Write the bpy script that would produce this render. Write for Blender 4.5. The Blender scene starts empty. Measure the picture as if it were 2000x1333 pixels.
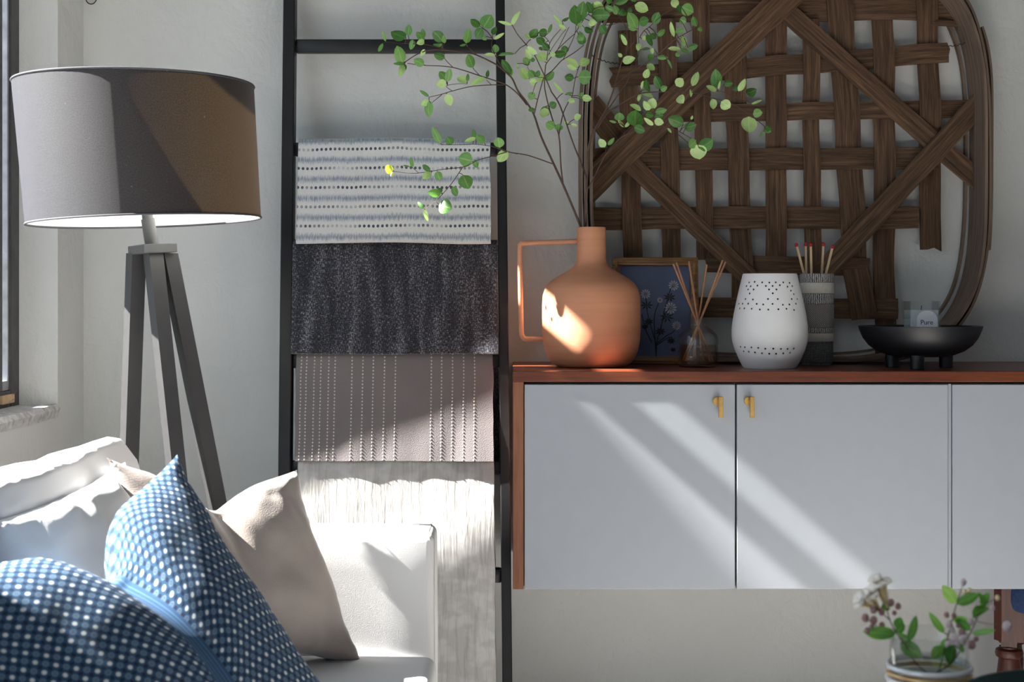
import bpy, bmesh, math, random
from mathutils import Vector, Matrix, Quaternion, noise
R = random.Random(7)
PI = math.pi
SC = bpy.context.scene
COL = SC.collection
V = Vector

# ------------------------------------------------------------------ camera, light, exposure
CZ, FPX, HX, HY, DW = 1.08, 3000.0, 1000.0, 580.0, 3.72   # eye height, focal length (px of 2000), horizon, distance to back wall


def P(x, y, d):
    """point of the room that lies at distance d from the eye plane (back wall is Y = 0)"""
    return V(((x - HX) / FPX * d, d - DW, CZ - (y - HY) / FPX * d))


cam = bpy.data.cameras.new('camera')
cam.lens = 54.0
cam.sensor_width = 36.0
cam.shift_y = -86.5 / 2000.0
cam.clip_start = 0.05
cam.dof.use_dof = True
cam.dof.focus_distance = 3.4
cam.dof.aperture_fstop = 10.0
co = bpy.data.objects.new('camera', cam)
COL.objects.link(co)
co.location = (0, -DW, CZ)
co.rotation_euler = (PI / 2, 0, 0)
SC.camera = co

w = bpy.data.worlds.new('world')
SC.world = w
w.use_nodes = True
bg = w.node_tree.nodes['Background']
bg.inputs[0].default_value = (0.70, 0.84, 1.0, 1)
bg.inputs[1].default_value = 1.9

sun = bpy.data.lights.new('sun', 'SUN')
sun.energy = 34.0
sun.angle = math.radians(0.7)
sun.color = (1.0, 0.95, 0.89)
SC.cycles.transparent_max_bounces = 32
so = bpy.data.objects.new('sun', sun)
COL.objects.link(so)
so.rotation_euler = V((1.0, 0.06, -0.87)).to_track_quat('-Z', 'Y').to_euler()

SC.view_settings.view_transform = 'Standard'
SC.view_settings.look = 'None'
SC.view_settings.gamma = 1.0
SC.view_settings.use_curve_mapping = False
SC.view_settings.exposure = 0.52

# ------------------------------------------------------------------ materials
class NT:
    def __init__(s, name):
        s.m = bpy.data.materials.new(name)
        s.m.use_nodes = True
        s.t = s.m.node_tree
        s.b = s.t.nodes['Principled BSDF']
        s.out = s.t.nodes['Material Output']

    def n(s, typ, **kw):
        nd = s.t.nodes.new(typ)
        for k, v in kw.items():
            setattr(nd, k, v)
        return nd

    def l(s, a, b):
        s.t.links.new(a, b)

    def math(s, op, a, b=None, c=None, clamp=False):
        nd = s.n('ShaderNodeMath', operation=op)
        nd.use_clamp = clamp
        for i, v in enumerate((a, b, c)):
            if v is None:
                continue
            if isinstance(v, (int, float)):
                nd.inputs[i].default_value = v
            else:
                s.l(v, nd.inputs[i])
        return nd.outputs[0]

    def coord(s, which='Object', scale=(1, 1, 1), rot=(0, 0, 0)):
        tc = s.n('ShaderNodeTexCoord')
        mp = s.n('ShaderNodeMapping')
        mp.inputs['Scale'].default_value = scale
        mp.inputs['Rotation'].default_value = rot
        s.l(tc.outputs[which], mp.inputs[0])
        return mp.outputs[0]

    def noise(s, vec, scale=5.0, detail=3.0, rough=0.5, dist=0.0):
        nd = s.n('ShaderNodeTexNoise')
        nd.inputs['Scale'].default_value = scale
        nd.inputs['Detail'].default_value = detail
        nd.inputs['Roughness'].default_value = rough
        nd.inputs['Distortion'].default_value = dist
        if vec is not None:
            s.l(vec, nd.inputs['Vector'])
        return nd.outputs[0]

    def ramp(s, fac, stops, interp='LINEAR'):
        nd = s.n('ShaderNodeValToRGB')
        cr = nd.color_ramp
        cr.interpolation = interp
        while len(cr.elements) < len(stops):
            cr.elements.new(0.5)
        for e, (p, c) in zip(cr.elements, stops):
            e.position = p
            e.color = (*c, 1) if len(c) == 3 else c
        s.l(fac, nd.inputs[0])
        return nd.outputs[0]

    def mix(s, fac, a, b, mode='MIX'):
        nd = s.n('ShaderNodeMix', data_type='RGBA', blend_type=mode)
        for i, v in ((0, fac), (6, a), (7, b)):
            if isinstance(v, (int, float)):
                nd.inputs[i].default_value = v
            elif isinstance(v, tuple):
                nd.inputs[i].default_value = (*v, 1)
            else:
                s.l(v, nd.inputs[i])
        return nd.outputs[2]

    def bump(s, h, strength=0.3, dist=0.002, normal=None):
        nd = s.n('ShaderNodeBump')
        nd.inputs['Strength'].default_value = strength
        nd.inputs['Distance'].default_value = dist
        s.l(h, nd.inputs['Height'])
        if normal is not None:
            s.l(normal, nd.inputs['Normal'])
        return nd.outputs[0]

    def set(s, **kw):
        for k, v in kw.items():
            k = k.replace('_', ' ')
            i = s.b.inputs[k]
            if isinstance(v, (int, float)):
                i.default_value = v
            elif isinstance(v, tuple):
                i.default_value = (*v, 1) if len(v) == 3 and i.type == 'RGBA' else v
            else:
                s.l(v, i)
        return s


def plain(name, c, rough=0.5, metal=0.0, var=0.12, scale=30.0, bump=0.0, **kw):
    t = NT(name)
    n = t.noise(t.coord(), scale, 4)
    a = tuple(max(0, x * (1 - var)) for x in c)
    b = tuple(min(1, x * (1 + var)) for x in c)
    t.set(Base_Color=t.ramp(n, [(0.3, a), (0.7, b)]), Roughness=rough, Metallic=metal, **kw)
    if bump:
        t.set(Normal=t.bump(n, bump, 0.001))
    return t.m


def mk_wall():
    t = NT('plaster_paint')
    c = t.coord()
    a = t.noise(c, 9, 6, 0.6, 0.6)
    b = t.noise(t.coord(scale=(1, 1, 0.45)), 60, 3, 0.55)
    h = t.math('ADD', t.math('MULTIPLY', a, 1.6), t.math('MULTIPLY', b, 0.35))
    col = t.ramp(t.noise(c, 2.2, 4), [(0.3, (0.74, 0.745, 0.74)), (0.7, (0.78, 0.785, 0.78))])
    t.set(Base_Color=col, Roughness=0.75, Normal=t.bump(h, 0.85, 0.006))
    t.b.inputs['Specular IOR Level'].default_value = 0.3
    return t.m


def mk_wood(name, dark, mid, light, scale=1.0, rough=0.5, uv=False, bump=0.3, along='x'):
    t = NT(name)
    s = {'x': (1.2, 22, 22), 'z': (22, 22, 1.2), 'y': (22, 1.2, 22)}[along]
    if uv:
        s = (1.6, 42, 1)
    c = t.coord('UV' if uv else 'Object', tuple(q * scale for q in s))
    n1 = t.noise(c, 3.0, 7, 0.62, 0.5)
    n2 = t.noise(t.coord('UV' if uv else 'Object', tuple(q * scale * 3 for q in s)), 4.0, 4, 0.6)
    n3 = t.noise(t.coord('UV' if uv else 'Object'), 6.0 if uv else 3.0, 3)
    f = t.math('ADD', t.math('MULTIPLY', n1, 0.6), t.math('MULTIPLY', n2, 0.4))
    col = t.ramp(f, [(0.32, dark), (0.5, mid), (0.68, light)])
    col = t.mix(0.5, col, t.ramp(n3, [(0.35, (0.55, 0.55, 0.55)), (0.65, (1.0, 1.0, 1.0))]), 'MULTIPLY')
    t.set(Base_Color=col, Roughness=rough)
    if bump:
        t.set(Normal=t.bump(f, bump, 0.002))
    return t.m


def mk_thin_glass(name, tint=(0.97, 0.985, 0.98), ior=1.35, rough=0.02):
    t = NT(name)
    tr = t.n('ShaderNodeBsdfTransparent')
    tr.inputs[0].default_value = (*tint, 1)
    gl = t.n('ShaderNodeBsdfGlossy')
    gl.inputs['Roughness'].default_value = rough
    lw_ = t.n('ShaderNodeLayerWeight')
    lw_.inputs[0].default_value = 0.5
    r0 = ((ior - 1) / (ior + 1)) ** 2
    fac = t.math('ADD', r0, t.math('MULTIPLY', t.math('POWER', lw_.outputs['Facing'], 4.0), 0.75), clamp=True)
    mx = t.n('ShaderNodeMixShader')
    t.l(fac, mx.inputs[0])
    t.l(tr.outputs[0], mx.inputs[1])
    t.l(gl.outputs[0], mx.inputs[2])
    t.l(mx.outputs[0], t.out.inputs[0])
    return t.m


def mk_shade():
    t = NT('shade_linen')
    c = t.coord('UV')
    wv = t.n('ShaderNodeTexWave', wave_type='BANDS', bands_direction='X')
    wv.inputs['Scale'].default_value = 260
    wv.inputs['Distortion'].default_value = 2.0
    t.l(c, wv.inputs['Vector'])
    wh = t.n('ShaderNodeTexWave', wave_type='BANDS', bands_direction='Y')
    wh.inputs['Scale'].default_value = 260
    wh.inputs['Distortion'].default_value = 2.0
    t.l(c, wh.inputs['Vector'])
    h = t.math('ADD', wv.outputs[1], wh.outputs[1])
    sp = t.noise(c, 420, 2)
    lint = t.ramp(t.noise(c, 140, 2), [(0.74, (0, 0, 0)), (0.78, (1, 1, 1))])
    col = t.mix(lint, t.ramp(sp, [(0.35, (0.007, 0.007, 0.0105)), (0.7, (0.018, 0.0178, 0.025))]), (0.10, 0.10, 0.11))
    t.set(Base_Color=col, Roughness=0.58, Normal=t.bump(h, 0.3, 0.0006))
    t.b.inputs['Specular IOR Level'].default_value = 0.4
    t.b.inputs['Sheen Weight'].default_value = 0.10
    t.b.inputs['Sheen Roughness'].default_value = 0.45
    t.b.inputs['Sheen Tint'].default_value = (0.75, 0.75, 0.9, 1)
    tl = t.n('ShaderNodeBsdfTranslucent')
    t.l(t.ramp(sp, [(0.3, (0.002, 0.0013, 0.0006)), (0.7, (0.013, 0.008, 0.0036))]), tl.inputs[0])
    ad = t.n('ShaderNodeAddShader')
    t.l(t.b.outputs[0], ad.inputs[0])
    t.l(tl.outputs[0], ad.inputs[1])
    df = t.n('ShaderNodeBsdfDiffuse')
    df.inputs[0].default_value = (0.82, 0.81, 0.78, 1)
    ge = t.n('ShaderNodeNewGeometry')
    mx = t.n('ShaderNodeMixShader')
    t.l(ge.outputs['Backfacing'], mx.inputs[0])
    t.l(ad.outputs[0], mx.inputs[1])
    t.l(df.outputs[0], mx.inputs[2])
    t.l(mx.outputs[0], t.out.inputs[0])
    return t.m


def uvsplit(t, which='UV'):
    tc = t.n('ShaderNodeTexCoord')
    sx = t.n('ShaderNodeSeparateXYZ')
    t.l(tc.outputs[which], sx.inputs[0])
    return sx.outputs[0], sx.outputs[1], tc.outputs[which]


def mk_stripe_blanket():
    t = NT('ikat_stripe_weave')
    u, v, c = uvsplit(t)
    wob = t.math('MULTIPLY', t.math('SUBTRACT', t.noise(t.coord('UV', (9, 2, 1)), 1.0, 3), 0.5), 0.012)
    vv = t.math('ADD', v, wob)
    ph = t.math('FRACT', t.math('DIVIDE', vv, 0.0475))
    # ikat band
    d1 = t.math('ABSOLUTE', t.math('SUBTRACT', ph, 0.30))
    st = t.noise(t.coord('UV', (420, 60, 1)), 1.0, 3, 0.6)
    band = t.math('SUBTRACT', t.math('ADD', 0.215, t.math('MULTIPLY', t.math('SUBTRACT', st, 0.5), 0.55)), d1)
    bandm = t.math('MULTIPLY', band, 5.0, clamp=True)
    # dotted row
    d2 = t.math('ABSOLUTE', t.math('SUBTRACT', ph, 0.74))
    du = t.math('ABSOLUTE', t.math('SUBTRACT', t.math('FRACT', t.math('DIVIDE', u, 0.0105)), 0.5))
    rr = t.math('ADD', t.math('POWER', t.math('DIVIDE', d2, 0.085), 2.0), t.math('POWER', t.math('DIVIDE', du, 0.33), 2.0))
    fade = t.ramp(t.noise(t.coord('UV', (14, 14, 1)), 1.0, 2), [(0.35, (0.15, 0.15, 0.15)), (0.55, (0.95, 0.95, 0.95))])
    dm = t.math('MULTIPLY', t.math('MULTIPLY', t.math('SUBTRACT', 1.0, rr), 3.0, clamp=True), fade)
    base = t.ramp(st, [(0.3, (0.76, 0.755, 0.75)), (0.7, (0.86, 0.855, 0.84))])
    blue = t.ramp(st, [(0.3, (0.33, 0.40, 0.52)), (0.7, (0.075, 0.12, 0.23))])
    col = t.mix(t.math('MULTIPLY', bandm, 0.75), base, blue)
    col = t.mix(dm, col, (0.05, 0.06, 0.10))
    hh = t.noise(t.coord('UV', (500, 500, 1)), 1.0, 2)
    t.set(Base_Color=col, Roughness=0.9, Normal=t.bump(hh, 0.6, 0.0015))
    return t.m


def mk_marl():
    t = NT('charcoal_marl_weave')
    a = t.noise(t.coord('UV', (520, 150, 1)), 1.0, 3, 0.7)
    b = t.noise(t.coord('UV', (150, 600, 1)), 1.0, 3, 0.7)
    g = t.noise(t.coord('UV', (40, 6, 1)), 1.0, 3)
    f = t.math('ADD', t.math('ADD', t.math('MULTIPLY', a, 0.5), t.math('MULTIPLY', b, 0.35)), t.math('MULTIPLY', g, 0.2))
    col = t.ramp(f, [(0.46, (0.008, 0.009, 0.015)), (0.55, (0.038, 0.040, 0.056)), (0.63, (0.36, 0.36, 0.40))])
    t.set(Base_Color=col, Roughness=0.95, Normal=t.bump(f, 0.8, 0.002))
    t.b.inputs['Sheen Weight'].default_value = 0.25
    return t.m


def mk_cloth(name, c, var=0.1, weave=500, bump=0.5, sheen=0.0, rough=0.9, big=6.0):
    t = NT(name)
    a = t.noise(t.coord('UV', (weave, weave, 1)), 1.0, 2)
    b = t.noise(t.coord('UV'), big, 4)
    lo = tuple(x * (1 - var) for x in c)
    hi = tuple(min(1, x * (1 + var)) for x in c)
    f = t.math('ADD', t.math('MULTIPLY', a, 0.5), t.math('MULTIPLY', b, 0.5))
    t.set(Base_Color=t.ramp(f, [(0.3, lo), (0.7, hi)]), Roughness=rough, Normal=t.bump(a, bump, 0.001))
    t.b.inputs['Sheen Weight'].default_value = sheen
    t.b.inputs['Sheen Roughness'].default_value = 0.4
    return t.m


def mk_gauze():
    t = NT('crinkled_gauze')
    a = t.noise(t.coord('UV', (95, 9, 1)), 1.0, 4, 0.6, 0.6)
    b = t.noise(t.coord('UV', (22, 30, 1)), 1.0, 2)
    chk = t.ramp(b, [(0.45, (0.54, 0.52, 0.51)), (0.6, (0.64, 0.625, 0.615))])
    col = t.mix(0.42, chk, t.ramp(a, [(0.36, (0.55, 0.53, 0.52)), (0.52, (1, 1, 1))]), 'MULTIPLY')  # shade of the crinkles multiplied into the cloth colour
    t.set(Base_Color=col, Roughness=0.9, Normal=t.bump(a, 0.5, 0.003))
    return t.m


def mk_bluepillow():
    t = NT('indigo_dot_print')
    u, v, c = uvsplit(t)
    p = 0.0165
    fu = t.math('SUBTRACT', t.math('FRACT', t.math('DIVIDE', u, p)), 0.5)
    fv = t.math('SUBTRACT', t.math('FRACT', t.math('DIVIDE', v, p)), 0.5)
    r2 = t.math('ADD', t.math('MULTIPLY', fu, fu), t.math('MULTIPLY', fv, fv))
    dot = t.math('MULTIPLY', t.math('SUBTRACT', 0.048, r2), 30.0, clamp=True)
    gu = t.math('SUBTRACT', 0.5, t.math('ABSOLUTE', fu))
    gv = t.math('SUBTRACT', 0.5, t.math('ABSOLUTE', fv))
    q = t.math('ADD', t.math('MULTIPLY', gu, gu), t.math('MULTIPLY', gv, gv))
    ring = t.math('SUBTRACT', 1.0, t.math('MULTIPLY', t.math('ABSOLUTE', t.math('SUBTRACT', q, 0.035)), 34.0), clamp=True)
    cen = t.math('MULTIPLY', t.math('SUBTRACT', 0.006, q), 200.0, clamp=True)
    # oval lozenges between the dots
    e1 = t.math('ADD', t.math('POWER', t.math('DIVIDE', fu, 0.2), 2.0), t.math('POWER', t.math('DIVIDE', gv, 0.16), 2.0))
    e2 = t.math('ADD', t.math('POWER', t.math('DIVIDE', gu, 0.16), 2.0), t.math('POWER', t.math('DIVIDE', fv, 0.2), 2.0))
    ov = t.math('MULTIPLY', t.math('SUBTRACT', 1.0, t.math('MINIMUM', e1, e2)), 3.0, clamp=True)
    base = (0.020, 0.070, 0.155)
    col = t.mix(ov, base, (0.006, 0.019, 0.055))
    col = t.mix(t.math('MULTIPLY', ring, 0.45), col, (0.35, 0.45, 0.55))
    col = t.mix(t.math('MULTIPLY', cen, 0.4), col, (0.4, 0.5, 0.6))
    col = t.mix(dot, col, (0.70, 0.74, 0.76))
    # woven stripe down the middle
    us = t.math('ABSOLUTE', t.math('SUBTRACT', u, 0.2496))
    sm = t.math('MULTIPLY', t.math('SUBTRACT', 0.013, us), 800.0, clamp=True)
    ls = t.math('FRACT', t.math('DIVIDE', u, 0.0052))
    sc = t.ramp(ls, [(0.35, (0.03, 0.085, 0.19)), (0.5, (0.10, 0.20, 0.33)), (0.65, (0.03, 0.085, 0.19))])
    col = t.mix(sm, col, sc)
    h = t.noise(t.coord('UV', (700, 700, 1)), 1.0, 2)
    t.set(Base_Color=col, Roughness=0.9, Normal=t.bump(h, 0.4, 0.001))
    return t.m


def mk_leaf(name, lo, hi, vein):
    t = NT(name)
    u, v, c = uvsplit(t)
    mid = t.math('SUBTRACT', 1.0, t.math('MULTIPLY', t.math('ABSOLUTE', t.math('SUBTRACT', u, 0.5)), 14.0), clamp=True)
    sv = t.math('FRACT', t.math('ADD', t.math('MULTIPLY', v, 6.0), t.math('MULTIPLY', t.math('ABSOLUTE', t.math('SUBTRACT', u, 0.5)), -4.0)))
    svm = t.math('SUBTRACT', 1.0, t.math('MULTIPLY', t.math('ABSOLUTE', t.math('SUBTRACT', sv, 0.5)), 9.0), clamp=True)
    oi = t.n('ShaderNodeObjectInfo')
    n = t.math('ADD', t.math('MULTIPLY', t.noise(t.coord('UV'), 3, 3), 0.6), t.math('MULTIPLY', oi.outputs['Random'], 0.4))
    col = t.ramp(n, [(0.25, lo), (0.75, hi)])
    col = t.mix(t.math('MULTIPLY', t.math('MAXIMUM', mid, t.math('MULTIPLY', svm, 0.5)), 0.6), col, vein)
    t.set(Base_Color=col, Roughness=0.45)
    tl = t.n('ShaderNodeBsdfTranslucent')
    t.l(t.mix(1.0, col, (0.55, 0.75, 0.25), 'MULTIPLY'), tl.inputs[0])
    ad = t.n('ShaderNodeAddShader')
    t.l(t.b.outputs[0], ad.inputs[0])
    t.l(tl.outputs[0], ad.inputs[1])
    t.l(ad.outputs[0], t.out.inputs[0])
    return t.m


def mk_terracotta():
    t = NT('terracotta')
    a = t.noise(t.coord('Object', (2, 2, 60)), 1.5, 5, 0.6, 0.3)
    b = t.noise(t.coord(), 9, 4)
    f = t.math('ADD', t.math('MULTIPLY', a, 0.6), t.math('MULTIPLY', b, 0.4))
    col = t.ramp(f, [(0.3, (0.56, 0.24, 0.13)), (0.7, (0.68, 0.31, 0.175))])
    t.set(Base_Color=col, Roughness=0.55, Normal=t.bump(f, 0.15, 0.001))
    return t.m


def mk_band(name, kind):
    t = NT(name)
    tc = t.n('ShaderNodeTexCoord')
    sx = t.n('ShaderNodeSeparateXYZ')
    t.l(tc.outputs['UV'], sx.inputs[0])
    u, v = sx.outputs[0], sx.outputs[1]
    n = t.noise(t.coord('UV', (160, 160, 1)), 1.0, 3)
    if kind == 'lines':
        k = t.math('FRACT', t.math('ADD', t.math('DIVIDE', u, 0.0043), t.math('MULTIPLY', n, 1.1)))
        m = t.ramp(k, [(0.42, (0.02, 0.02, 0.028)), (0.55, (0.55, 0.55, 0.53))])
    elif kind == 'hatch':
        k1 = t.math('FRACT', t.math('DIVIDE', t.math('ADD', u, v), 0.0042))
        k2 = t.math('FRACT', t.math('DIVIDE', t.math('SUBTRACT', u, v), 0.0042))
        k = t.math('MINIMUM', t.math('ABSOLUTE', t.math('SUBTRACT', k1, 0.5)), t.math('ABSOLUTE', t.math('SUBTRACT', k2, 0.5)))
        m = t.ramp(k, [(0.06, (0.52, 0.51, 0.49)), (0.14, (0.018, 0.020, 0.028))])
    elif kind == 'grid':
        k1 = t.math('FRACT', t.math('DIVIDE', u, 0.0036))
        k2 = t.math('FRACT', t.math('DIVIDE', v, 0.0036))
        k = t.math('MINIMUM', t.math('ABSOLUTE', t.math('SUBTRACT', k1, 0.5)), t.math('ABSOLUTE', t.math('SUBTRACT', k2, 0.5)))
        k = t.math('ADD', k, t.math('MULTIPLY', n, 0.25))
        m = t.ramp(k, [(0.12, (0.38, 0.38, 0.36)), (0.26, (0.04, 0.043, 0.05))])
    else:
        m = t.ramp(n, [(0.3, (0.56, 0.52, 0.46)), (0.7, (0.64, 0.60, 0.54))])
    t.set(Base_Color=m, Roughness=0.7, Normal=t.bump(n, 0.3, 0.001))
    return t.m


M = dict(
    wall=mk_wall(),
    reveal=plain('window_reveal_paint', (0.82, 0.82, 0.82), 0.7, var=0.03, scale=14, bump=0.5),
    floor=mk_wood('pale_floor', (0.66, 0.64, 0.62), (0.74, 0.72, 0.70), (0.80, 0.78, 0.77), 0.6, 0.45, along='y'),
    ceil=plain('ceiling_paint', (0.16, 0.17, 0.18), 0.8, var=0.02),
    wallb=plain('grey_wall_paint', (0.22, 0.24, 0.27), 0.8, var=0.02),
    outside=plain('outside_stucco', (0.34, 0.36, 0.38), 0.9, var=0.2, scale=1.5),
    gravel=plain('outside_gravel', (0.30, 0.29, 0.27), 0.95, var=0.3, scale=20),
    frame=plain('window_steel', (0.045, 0.045, 0.05), 0.45, var=0.3, scale=40),
    alu=plain('window_aluminium', (0.36, 0.37, 0.40), 0.4, 0.6, var=0.2),
    glass=mk_thin_glass('window_glass'),
    chip=plain('chipped_sill', (0.62, 0.61, 0.62), 0.9, var=0.3, scale=60, bump=0.8),
    shim=plain('raw_pine', (0.62, 0.44, 0.26), 0.7, var=0.2),
    walnut=mk_wood('walnut_veneer', (0.080, 0.016, 0.006), (0.165, 0.038, 0.013), (0.25, 0.068, 0.024), 1.0, 0.33, bump=0.05),
    walnutz=mk_wood('walnut_side', (0.16, 0.055, 0.022), (0.26, 0.095, 0.040), (0.36, 0.145, 0.062), 1.0, 0.38, bump=0.05, along='z'),
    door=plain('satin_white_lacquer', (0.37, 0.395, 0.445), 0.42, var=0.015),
    carc=plain('cabinet_interior', (0.10, 0.10, 0.11), 0.7),
    brass=plain('brushed_brass', (0.62, 0.40, 0.14), 0.33, 0.9, var=0.12, scale=80),
    black=plain('black_painted_wood', (0.007, 0.007, 0.009), 0.42, var=0.4, scale=25),
    lampleg=plain('grey_painted_wood', (0.038, 0.037, 0.039), 0.45, var=0.08, scale=40),
    steel=plain('lamp_steel', (0.060, 0.062, 0.064), 0.5, 0.1, var=0.1),
    shade=mk_shade(),
    trimtape=plain('shade_edge_tape', (0.05, 0.05, 0.06), 0.8),
    bulb=plain('frosted_bulb', (0.85, 0.85, 0.82), 0.3, var=0.02),
    stripe=mk_stripe_blanket(), marl=mk_marl(),
    taupe=mk_cloth('taupe_wool', (0.20, 0.175, 0.18), 0.14, 420, 0.7, 0.2),
    stitch=plain('cream_stitch', (0.72, 0.69, 0.64), 0.9, var=0.08),
    gauze=mk_gauze(),
    slip=mk_cloth('white_slipcover', (0.70, 0.695, 0.71), 0.03, 600, 0.25, big=3),
    velvet=mk_cloth('beige_velvet', (0.31, 0.265, 0.245), 0.10, 300, 0.4, 0.55, big=5),
    bluep=mk_bluepillow(),
    terra=mk_terracotta(),
    basket=mk_wood('weathered_tobacco_oak', (0.022, 0.012, 0.007), (0.115, 0.061, 0.033), (0.27, 0.160, 0.092), 1.0, 0.85, uv=True, bump=0.6),
    hoop=mk_wood('grey_bentwood', (0.045, 0.030, 0.022), (0.21, 0.145, 0.108), (0.38, 0.285, 0.22), 1.0, 0.85, uv=True, bump=0.5),
    wire=plain('rusty_wire', (0.05, 0.045, 0.04), 0.6, 0.5),
    gilt=mk_wood('gilded_frame_wood', (0.06, 0.026, 0.010), (0.20, 0.095, 0.030), (0.42, 0.22, 0.07), 1.0, 0.4, bump=0.3),
    art=plain('blue_canvas', (0.085, 0.108, 0.195), 0.8, var=0.12, scale=14),
    ink=plain('painted_stem', (0.010, 0.012, 0.016), 0.8),
    petal=plain('painted_petal', (0.33, 0.34, 0.42), 0.8, var=0.1),
    eye=plain('painted_centre', (0.30, 0.20, 0.08), 0.8),
    reed=mk_wood('rattan_reed', (0.30, 0.14, 0.07), (0.42, 0.21, 0.11), (0.52, 0.29, 0.16), 1, 0.7, along='z'),
    clear=mk_thin_glass('clear_glass', (0.95, 0.965, 0.96), 1.6),
    cupglass=mk_thin_glass('candle_glass', (0.985, 0.99, 0.99), 1.6),
    oil=mk_thin_glass('amber_oil', (0.80, 0.66, 0.50), 1.2),
    water=mk_thin_glass('water', (0.90, 0.93, 0.93), 1.33),
    ceramic=plain('white_bisque', (0.78, 0.78, 0.80), 0.55, var=0.02),
    inner=plain('lantern_inside_shade', (0.10, 0.095, 0.09), 0.9),  # dark colour puts shade into the pierced holes
    bowl=plain('matte_black_ceramic', (0.006, 0.007, 0.011), 0.45, var=0.2),
    wax=plain('candle_wax', (0.62, 0.68, 0.69), 0.5, var=0.02),
    label=plain('paper_label', (0.86, 0.86, 0.92), 0.7, var=0.02),
    print=plain('label_ink', (0.02, 0.02, 0.05), 0.8),
    matchw=plain('matchstick_wood', (0.62, 0.44, 0.27), 0.7, var=0.15),
    matchr=plain('match_head_red', (0.42, 0.018, 0.03), 0.6),
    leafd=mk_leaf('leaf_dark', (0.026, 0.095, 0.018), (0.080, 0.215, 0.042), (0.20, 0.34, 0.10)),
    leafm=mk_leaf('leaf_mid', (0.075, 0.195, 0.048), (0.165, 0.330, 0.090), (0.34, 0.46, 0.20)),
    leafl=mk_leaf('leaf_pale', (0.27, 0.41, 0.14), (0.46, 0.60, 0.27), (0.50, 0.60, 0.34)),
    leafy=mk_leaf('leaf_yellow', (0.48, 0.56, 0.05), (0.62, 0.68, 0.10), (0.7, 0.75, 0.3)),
    twig=plain('twig_bark', (0.095, 0.055, 0.042), 0.8, var=0.3, scale=60),
    bud=plain('mauve_bud', (0.36, 0.20, 0.215), 0.6, var=0.2),
    budp=plain('pale_bud', (0.62, 0.50, 0.52), 0.6, var=0.15),
    flower=plain('cream_blossom', (0.95, 0.89, 0.80), 0.6, var=0.05),
    tubey=plain('yellow_flower_tube', (0.85, 0.70, 0.38), 0.6, var=0.1),
    green=plain('dark_green_glaze', (0.008, 0.034, 0.032), 0.4, var=0.1),
    mahog=mk_wood('mahogany', (0.028, 0.006, 0.003), (0.075, 0.014, 0.007), (0.14, 0.030, 0.013), 1.0, 0.4, bump=0.05, along='z'),
    denim=plain('blue_upholstery', (0.014, 0.034, 0.10), 0.9, var=0.35, scale=260, bump=0.5),
    tablew=mk_wood('table_oak', (0.25, 0.17, 0.10), (0.36, 0.25, 0.16), (0.45, 0.33, 0.22), 0.6, 0.5),
    silver=plain('pearl_band', (0.75, 0.76, 0.80), 0.2, 0.3, var=0.1),
    goldband=plain('gold_band', (0.62, 0.42, 0.20), 0.3, 0.7, var=0.1),
)

# ------------------------------------------------------------------ object helpers
ORG = {}


def thing(name, loc, label, cat, group=None):
    o = bpy.data.objects.new(name, None)
    o.empty_display_size = 0.05
    COL.objects.link(o)
    o.location = loc
    ORG[o.name] = V(loc)
    tag(o, label, cat, group)
    return o


def tag(o, label, cat, group=None):
    o['label'] = label
    o['category'] = cat
    if group:
        o['group'] = group
    return o


def put(name, vf, mat, parent=None, smooth=False, uvs=None, label=None, kind=None, sharp=35):
    """one mesh object from (verts in room coordinates, faces)"""
    verts, faces = vf
    org = ORG[parent.name] if parent is not None else None
    if org is None:
        lo = [min(v[i] for v in verts) for i in range(3)]
        hi = [max(v[i] for v in verts) for i in range(3)]
        org = V(((lo[0] + hi[0]) / 2, (lo[1] + hi[1]) / 2, lo[2]))
    me = bpy.data.meshes.new(name)
    me.from_pydata([V(v) - org for v in verts], [], faces)
    if uvs is not None:
        ul = me.uv_layers.new(name='UVMap')
        for p in me.polygons:
            for li in p.loop_indices:
                ul.data[li].uv = uvs[me.loops[li].vertex_index]
    mats = mat if isinstance(mat, (list, tuple)) else [mat]
    for m in mats:
        me.materials.append(m)
    if smooth:
        me.polygons.foreach_set('use_smooth', [True] * len(me.polygons))
        if smooth == 'auto':
            me.set_sharp_from_angle(angle=math.radians(sharp))
    me.update()
    o = bpy.data.objects.new(name, me)
    COL.objects.link(o)
    if parent is not None:
        o.parent = parent
        ORG[o.name] = org
    else:
        o.location = org
        ORG[o.name] = org
    if label:
        o['label'] = label
    if kind:
        o['kind'] = kind
    return o


def join(*parts):
    vs, fs = [], []
    for v, f in parts:
        b = len(vs)
        vs += list(v)
        fs += [tuple(i + b for i in q) for q in f]
    return vs, fs


def box(x0, x1, y0, y1, z0, z1):
    v = [V((x, y, z)) for z in (z0, z1) for y in (y0, y1) for x in (x0, x1)]
    f = [(0, 2, 3, 1), (4, 5, 7, 6), (0, 1, 5, 4), (2, 6, 7, 3), (0, 4, 6, 2), (1, 3, 7, 5)]
    return v, f


def from_bm(bm):
    bm.verts.ensure_lookup_table()
    bm.verts.index_update()
    v = [x.co.copy() for x in bm.verts]
    f = [tuple(q.index for q in p.verts) for p in bm.faces]
    bm.free()
    return v, f


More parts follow.
